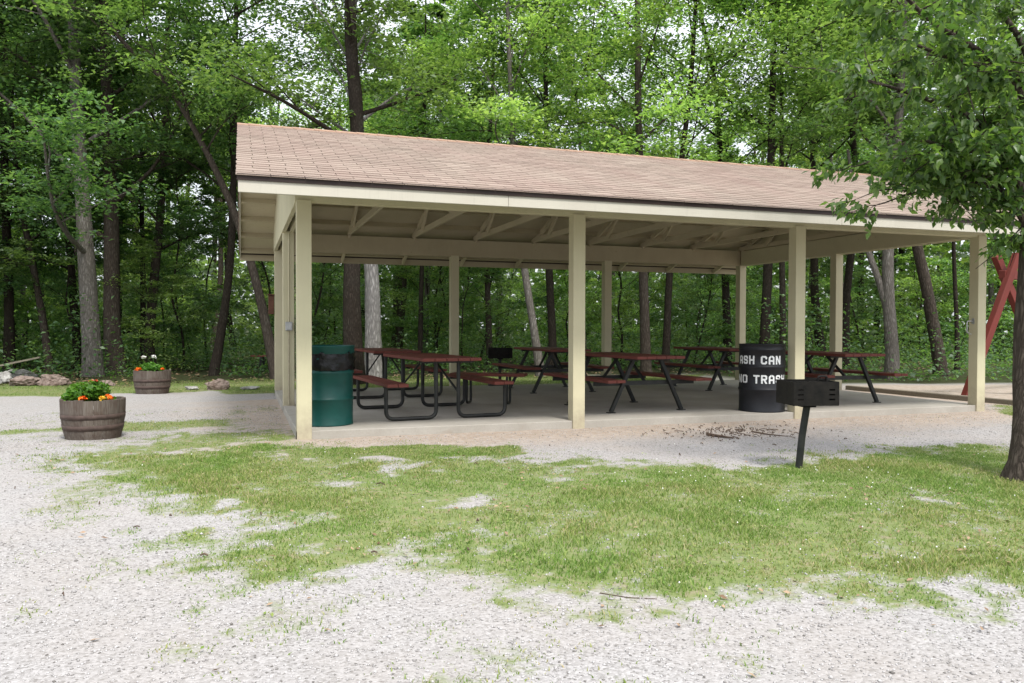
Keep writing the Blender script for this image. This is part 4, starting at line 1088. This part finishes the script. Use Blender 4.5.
nt_ = empty('maple_tree', (tx, ty, tz), 0, 'near dark leafy tree at the right edge hanging over the roof', 'tree')
base = np.array([tx, ty, tz])
def pl(px, py, dd): return np.array(at_depth(px, dd, py))-base
w = Wood()
tp = smooth_path([(0, 0, -.25), (.01, 0, .25), pl(1032, 350, dn), pl(1037, 240, dn), pl(1040, 120, dn), pl(1046, 0, dn), pl(1048, -160, dn+.2), pl(1040, -330, dn+.4)], 26)
rs = np.linspace(.165, .06, 26)*(1+.75*np.exp(-np.maximum(tp[:, 2]+.1, 0)/.18)); w.tube(tp, rs, 18, .02, rng)
limbs = [[(1037, 235), (985, 175), (930, 160), (875, 160)], [(1040, 180), (975, 120), (915, 95), (868, 80)], [(1042, 120), (990, 60), (930, 20), (880, -30)],
         [(1036, 240), (1000, 190), (955, 185), (905, 195)], [(1045, 60), (1010, -20), (960, -80), (900, -130)], [(1040, 150), (1000, 150), (960, 150), (925, 140)],
         [(1040, 200), (1100, 120), (1180, 60), (1250, 20)], [(1045, 60), (1100, -20), (1180, -100), (1250, -140)], [(1042, 100), (1020, 40), (985, -10), (960, -60)],
         [(1040, 160), (1110, 140), (1180, 150), (1240, 180)], [(1042, 90), (1000, 70), (955, 60), (905, 40)], [(1038, 215), (1010, 170), (985, 145), (950, 150)]]
tips = []
for li, lm in enumerate(limbs):
    dz = rng.uniform(-.9, .9)
    P_ = [pl(x, y, dn+dz*f) for (x, y), f in zip(lm, (0, .35, .7, 1))]
    lp = smooth_path(P_, 12); w.tube(lp, np.linspace(.035, .008, 12), 6)
    d = lp[-1]-lp[0]; Ln = np.linalg.norm(d); d = d/Ln
    for j in range(13):
        t_ = .15+.85*j/12; c0 = lp[int(t_*11)]
        dd = d*.5+rng.normal(0, .6, 3); dd[2] = dd[2]*.5-.05; dd /= np.linalg.norm(dd); sl_ = rng.uniform(.25, .62)
        tw = smooth_path([c0, c0+dd*sl_*.5+rng.normal(0, .03, 3), c0+dd*sl_+np.array([0, 0, -.10*sl_])], 6); w.tube(tw, np.linspace(.008, .0025, 6), 4)
        for q in range(4):
            c1 = tw[rng.integers(1, 6)]; d3 = dd*.5+rng.normal(0, .6, 3); d3[2] = d3[2]*.5-.15; d3 /= np.linalg.norm(d3); s3 = rng.uniform(.10, .28)
            e3 = c1+d3*s3; w.tube([c1, c1+d3*s3*.5, e3], [.003, .0025, .0015], 3)
            tips.append((c1, e3))
A_ = np.array([a for a, _ in tips]); B_ = np.array([b for _, b in tips])
nl = 14000; pk = rng.integers(0, len(A_), nl); f = rng.random((nl, 1))**.7
P0 = A_[pk]+(B_[pk]-A_[pk])*f+rng.normal(0, .035, (nl, 3)); dirs = (B_[pk]-A_[pk])/(np.linalg.norm(B_[pk]-A_[pk], axis=1)[:, None])*.6+rng.normal(0, .6, (nl, 3))+np.array([0, 0, -.45])
np_mesh('trunk', np.concatenate(w.V), np.concatenate(w.F), M['bark'], nt_, smooth=True)
P, T = near_leaves(P0, dirs, .076, rng); np_mesh('crown', P, T, M['leafnear'], nt_)

# ------------------------------------------------------------------ light
wd = bpy.data.worlds.new('World'); bpy.context.scene.world = wd; wd.use_nodes = True
nt2 = wd.node_tree; bg = nt2.nodes['Background']
sky = nt2.nodes.new('ShaderNodeTexSky'); sky.sky_type = 'NISHITA'; sky.sun_disc = False
SUN_EL, SUN_AZ = 58, 171       # azimuth from +Y towards +X
sky.sun_elevation = R(SUN_EL); sky.sun_rotation = R(SUN_AZ); sky.dust_density = 3; sky.air_density = 1
mx = nt2.nodes.new('ShaderNodeMix'); mx.data_type = 'RGBA'; mx.inputs[0].default_value = .72
nt2.links.new(sky.outputs[0], mx.inputs[6]); tc = nt2.nodes.new('ShaderNodeTexCoord'); sx = nt2.nodes.new('ShaderNodeSeparateXYZ'); nt2.links.new(tc.outputs['Generated'], sx.inputs[0])
mr = nt2.nodes.new('ShaderNodeMapRange'); mr.inputs['From Min'].default_value = 0; mr.inputs['From Max'].default_value = 1; mr.inputs['To Min'].default_value = 7.0; mr.inputs['To Max'].default_value = 17.5
nt2.links.new(sx.outputs[2], mr.inputs[0])
vm = nt2.nodes.new('ShaderNodeVectorMath'); vm.operation = 'SCALE'; vm.inputs[0].default_value = (.97, 1.0, 1.05); nt2.links.new(mr.outputs[0], vm.inputs['Scale'])
nt2.links.new(vm.outputs[0], mx.inputs[7])          # thin cloud, brighter overhead
nt2.links.new(mx.outputs[2], bg.inputs['Color']); bg.inputs['Strength'].default_value = .1
sl = bpy.data.lights.new('sun', 'SUN'); sl.energy = 2.2; sl.angle = R(10); sl.color = (1, .96, .9)
so = bpy.data.objects.new('sun', sl); C.objects.link(so)
dv = Vector((math.sin(R(SUN_AZ))*math.cos(R(SUN_EL)), math.cos(R(SUN_AZ))*math.cos(R(SUN_EL)), math.sin(R(SUN_EL))))
so.rotation_euler = dv.to_track_quat('Z', 'Y').to_euler(); so.location = (0, 0, 30)
sc = bpy.context.scene
sc.view_settings.view_transform = 'Standard'; sc.view_settings.look = 'None'; sc.view_settings.exposure = 0.80; sc.view_settings.gamma = 1
sc.cycles.max_bounces = 7; sc.cycles.diffuse_bounces = 4; sc.cycles.transmission_bounces = 5; sc.cycles.glossy_bounces = 2
sc.cycles.use_denoising = True
try: sc.cycles.denoiser = 'OPENIMAGEDENOISE'
except Exception: pass
sc.cycles.sample_clamp_indirect = 8
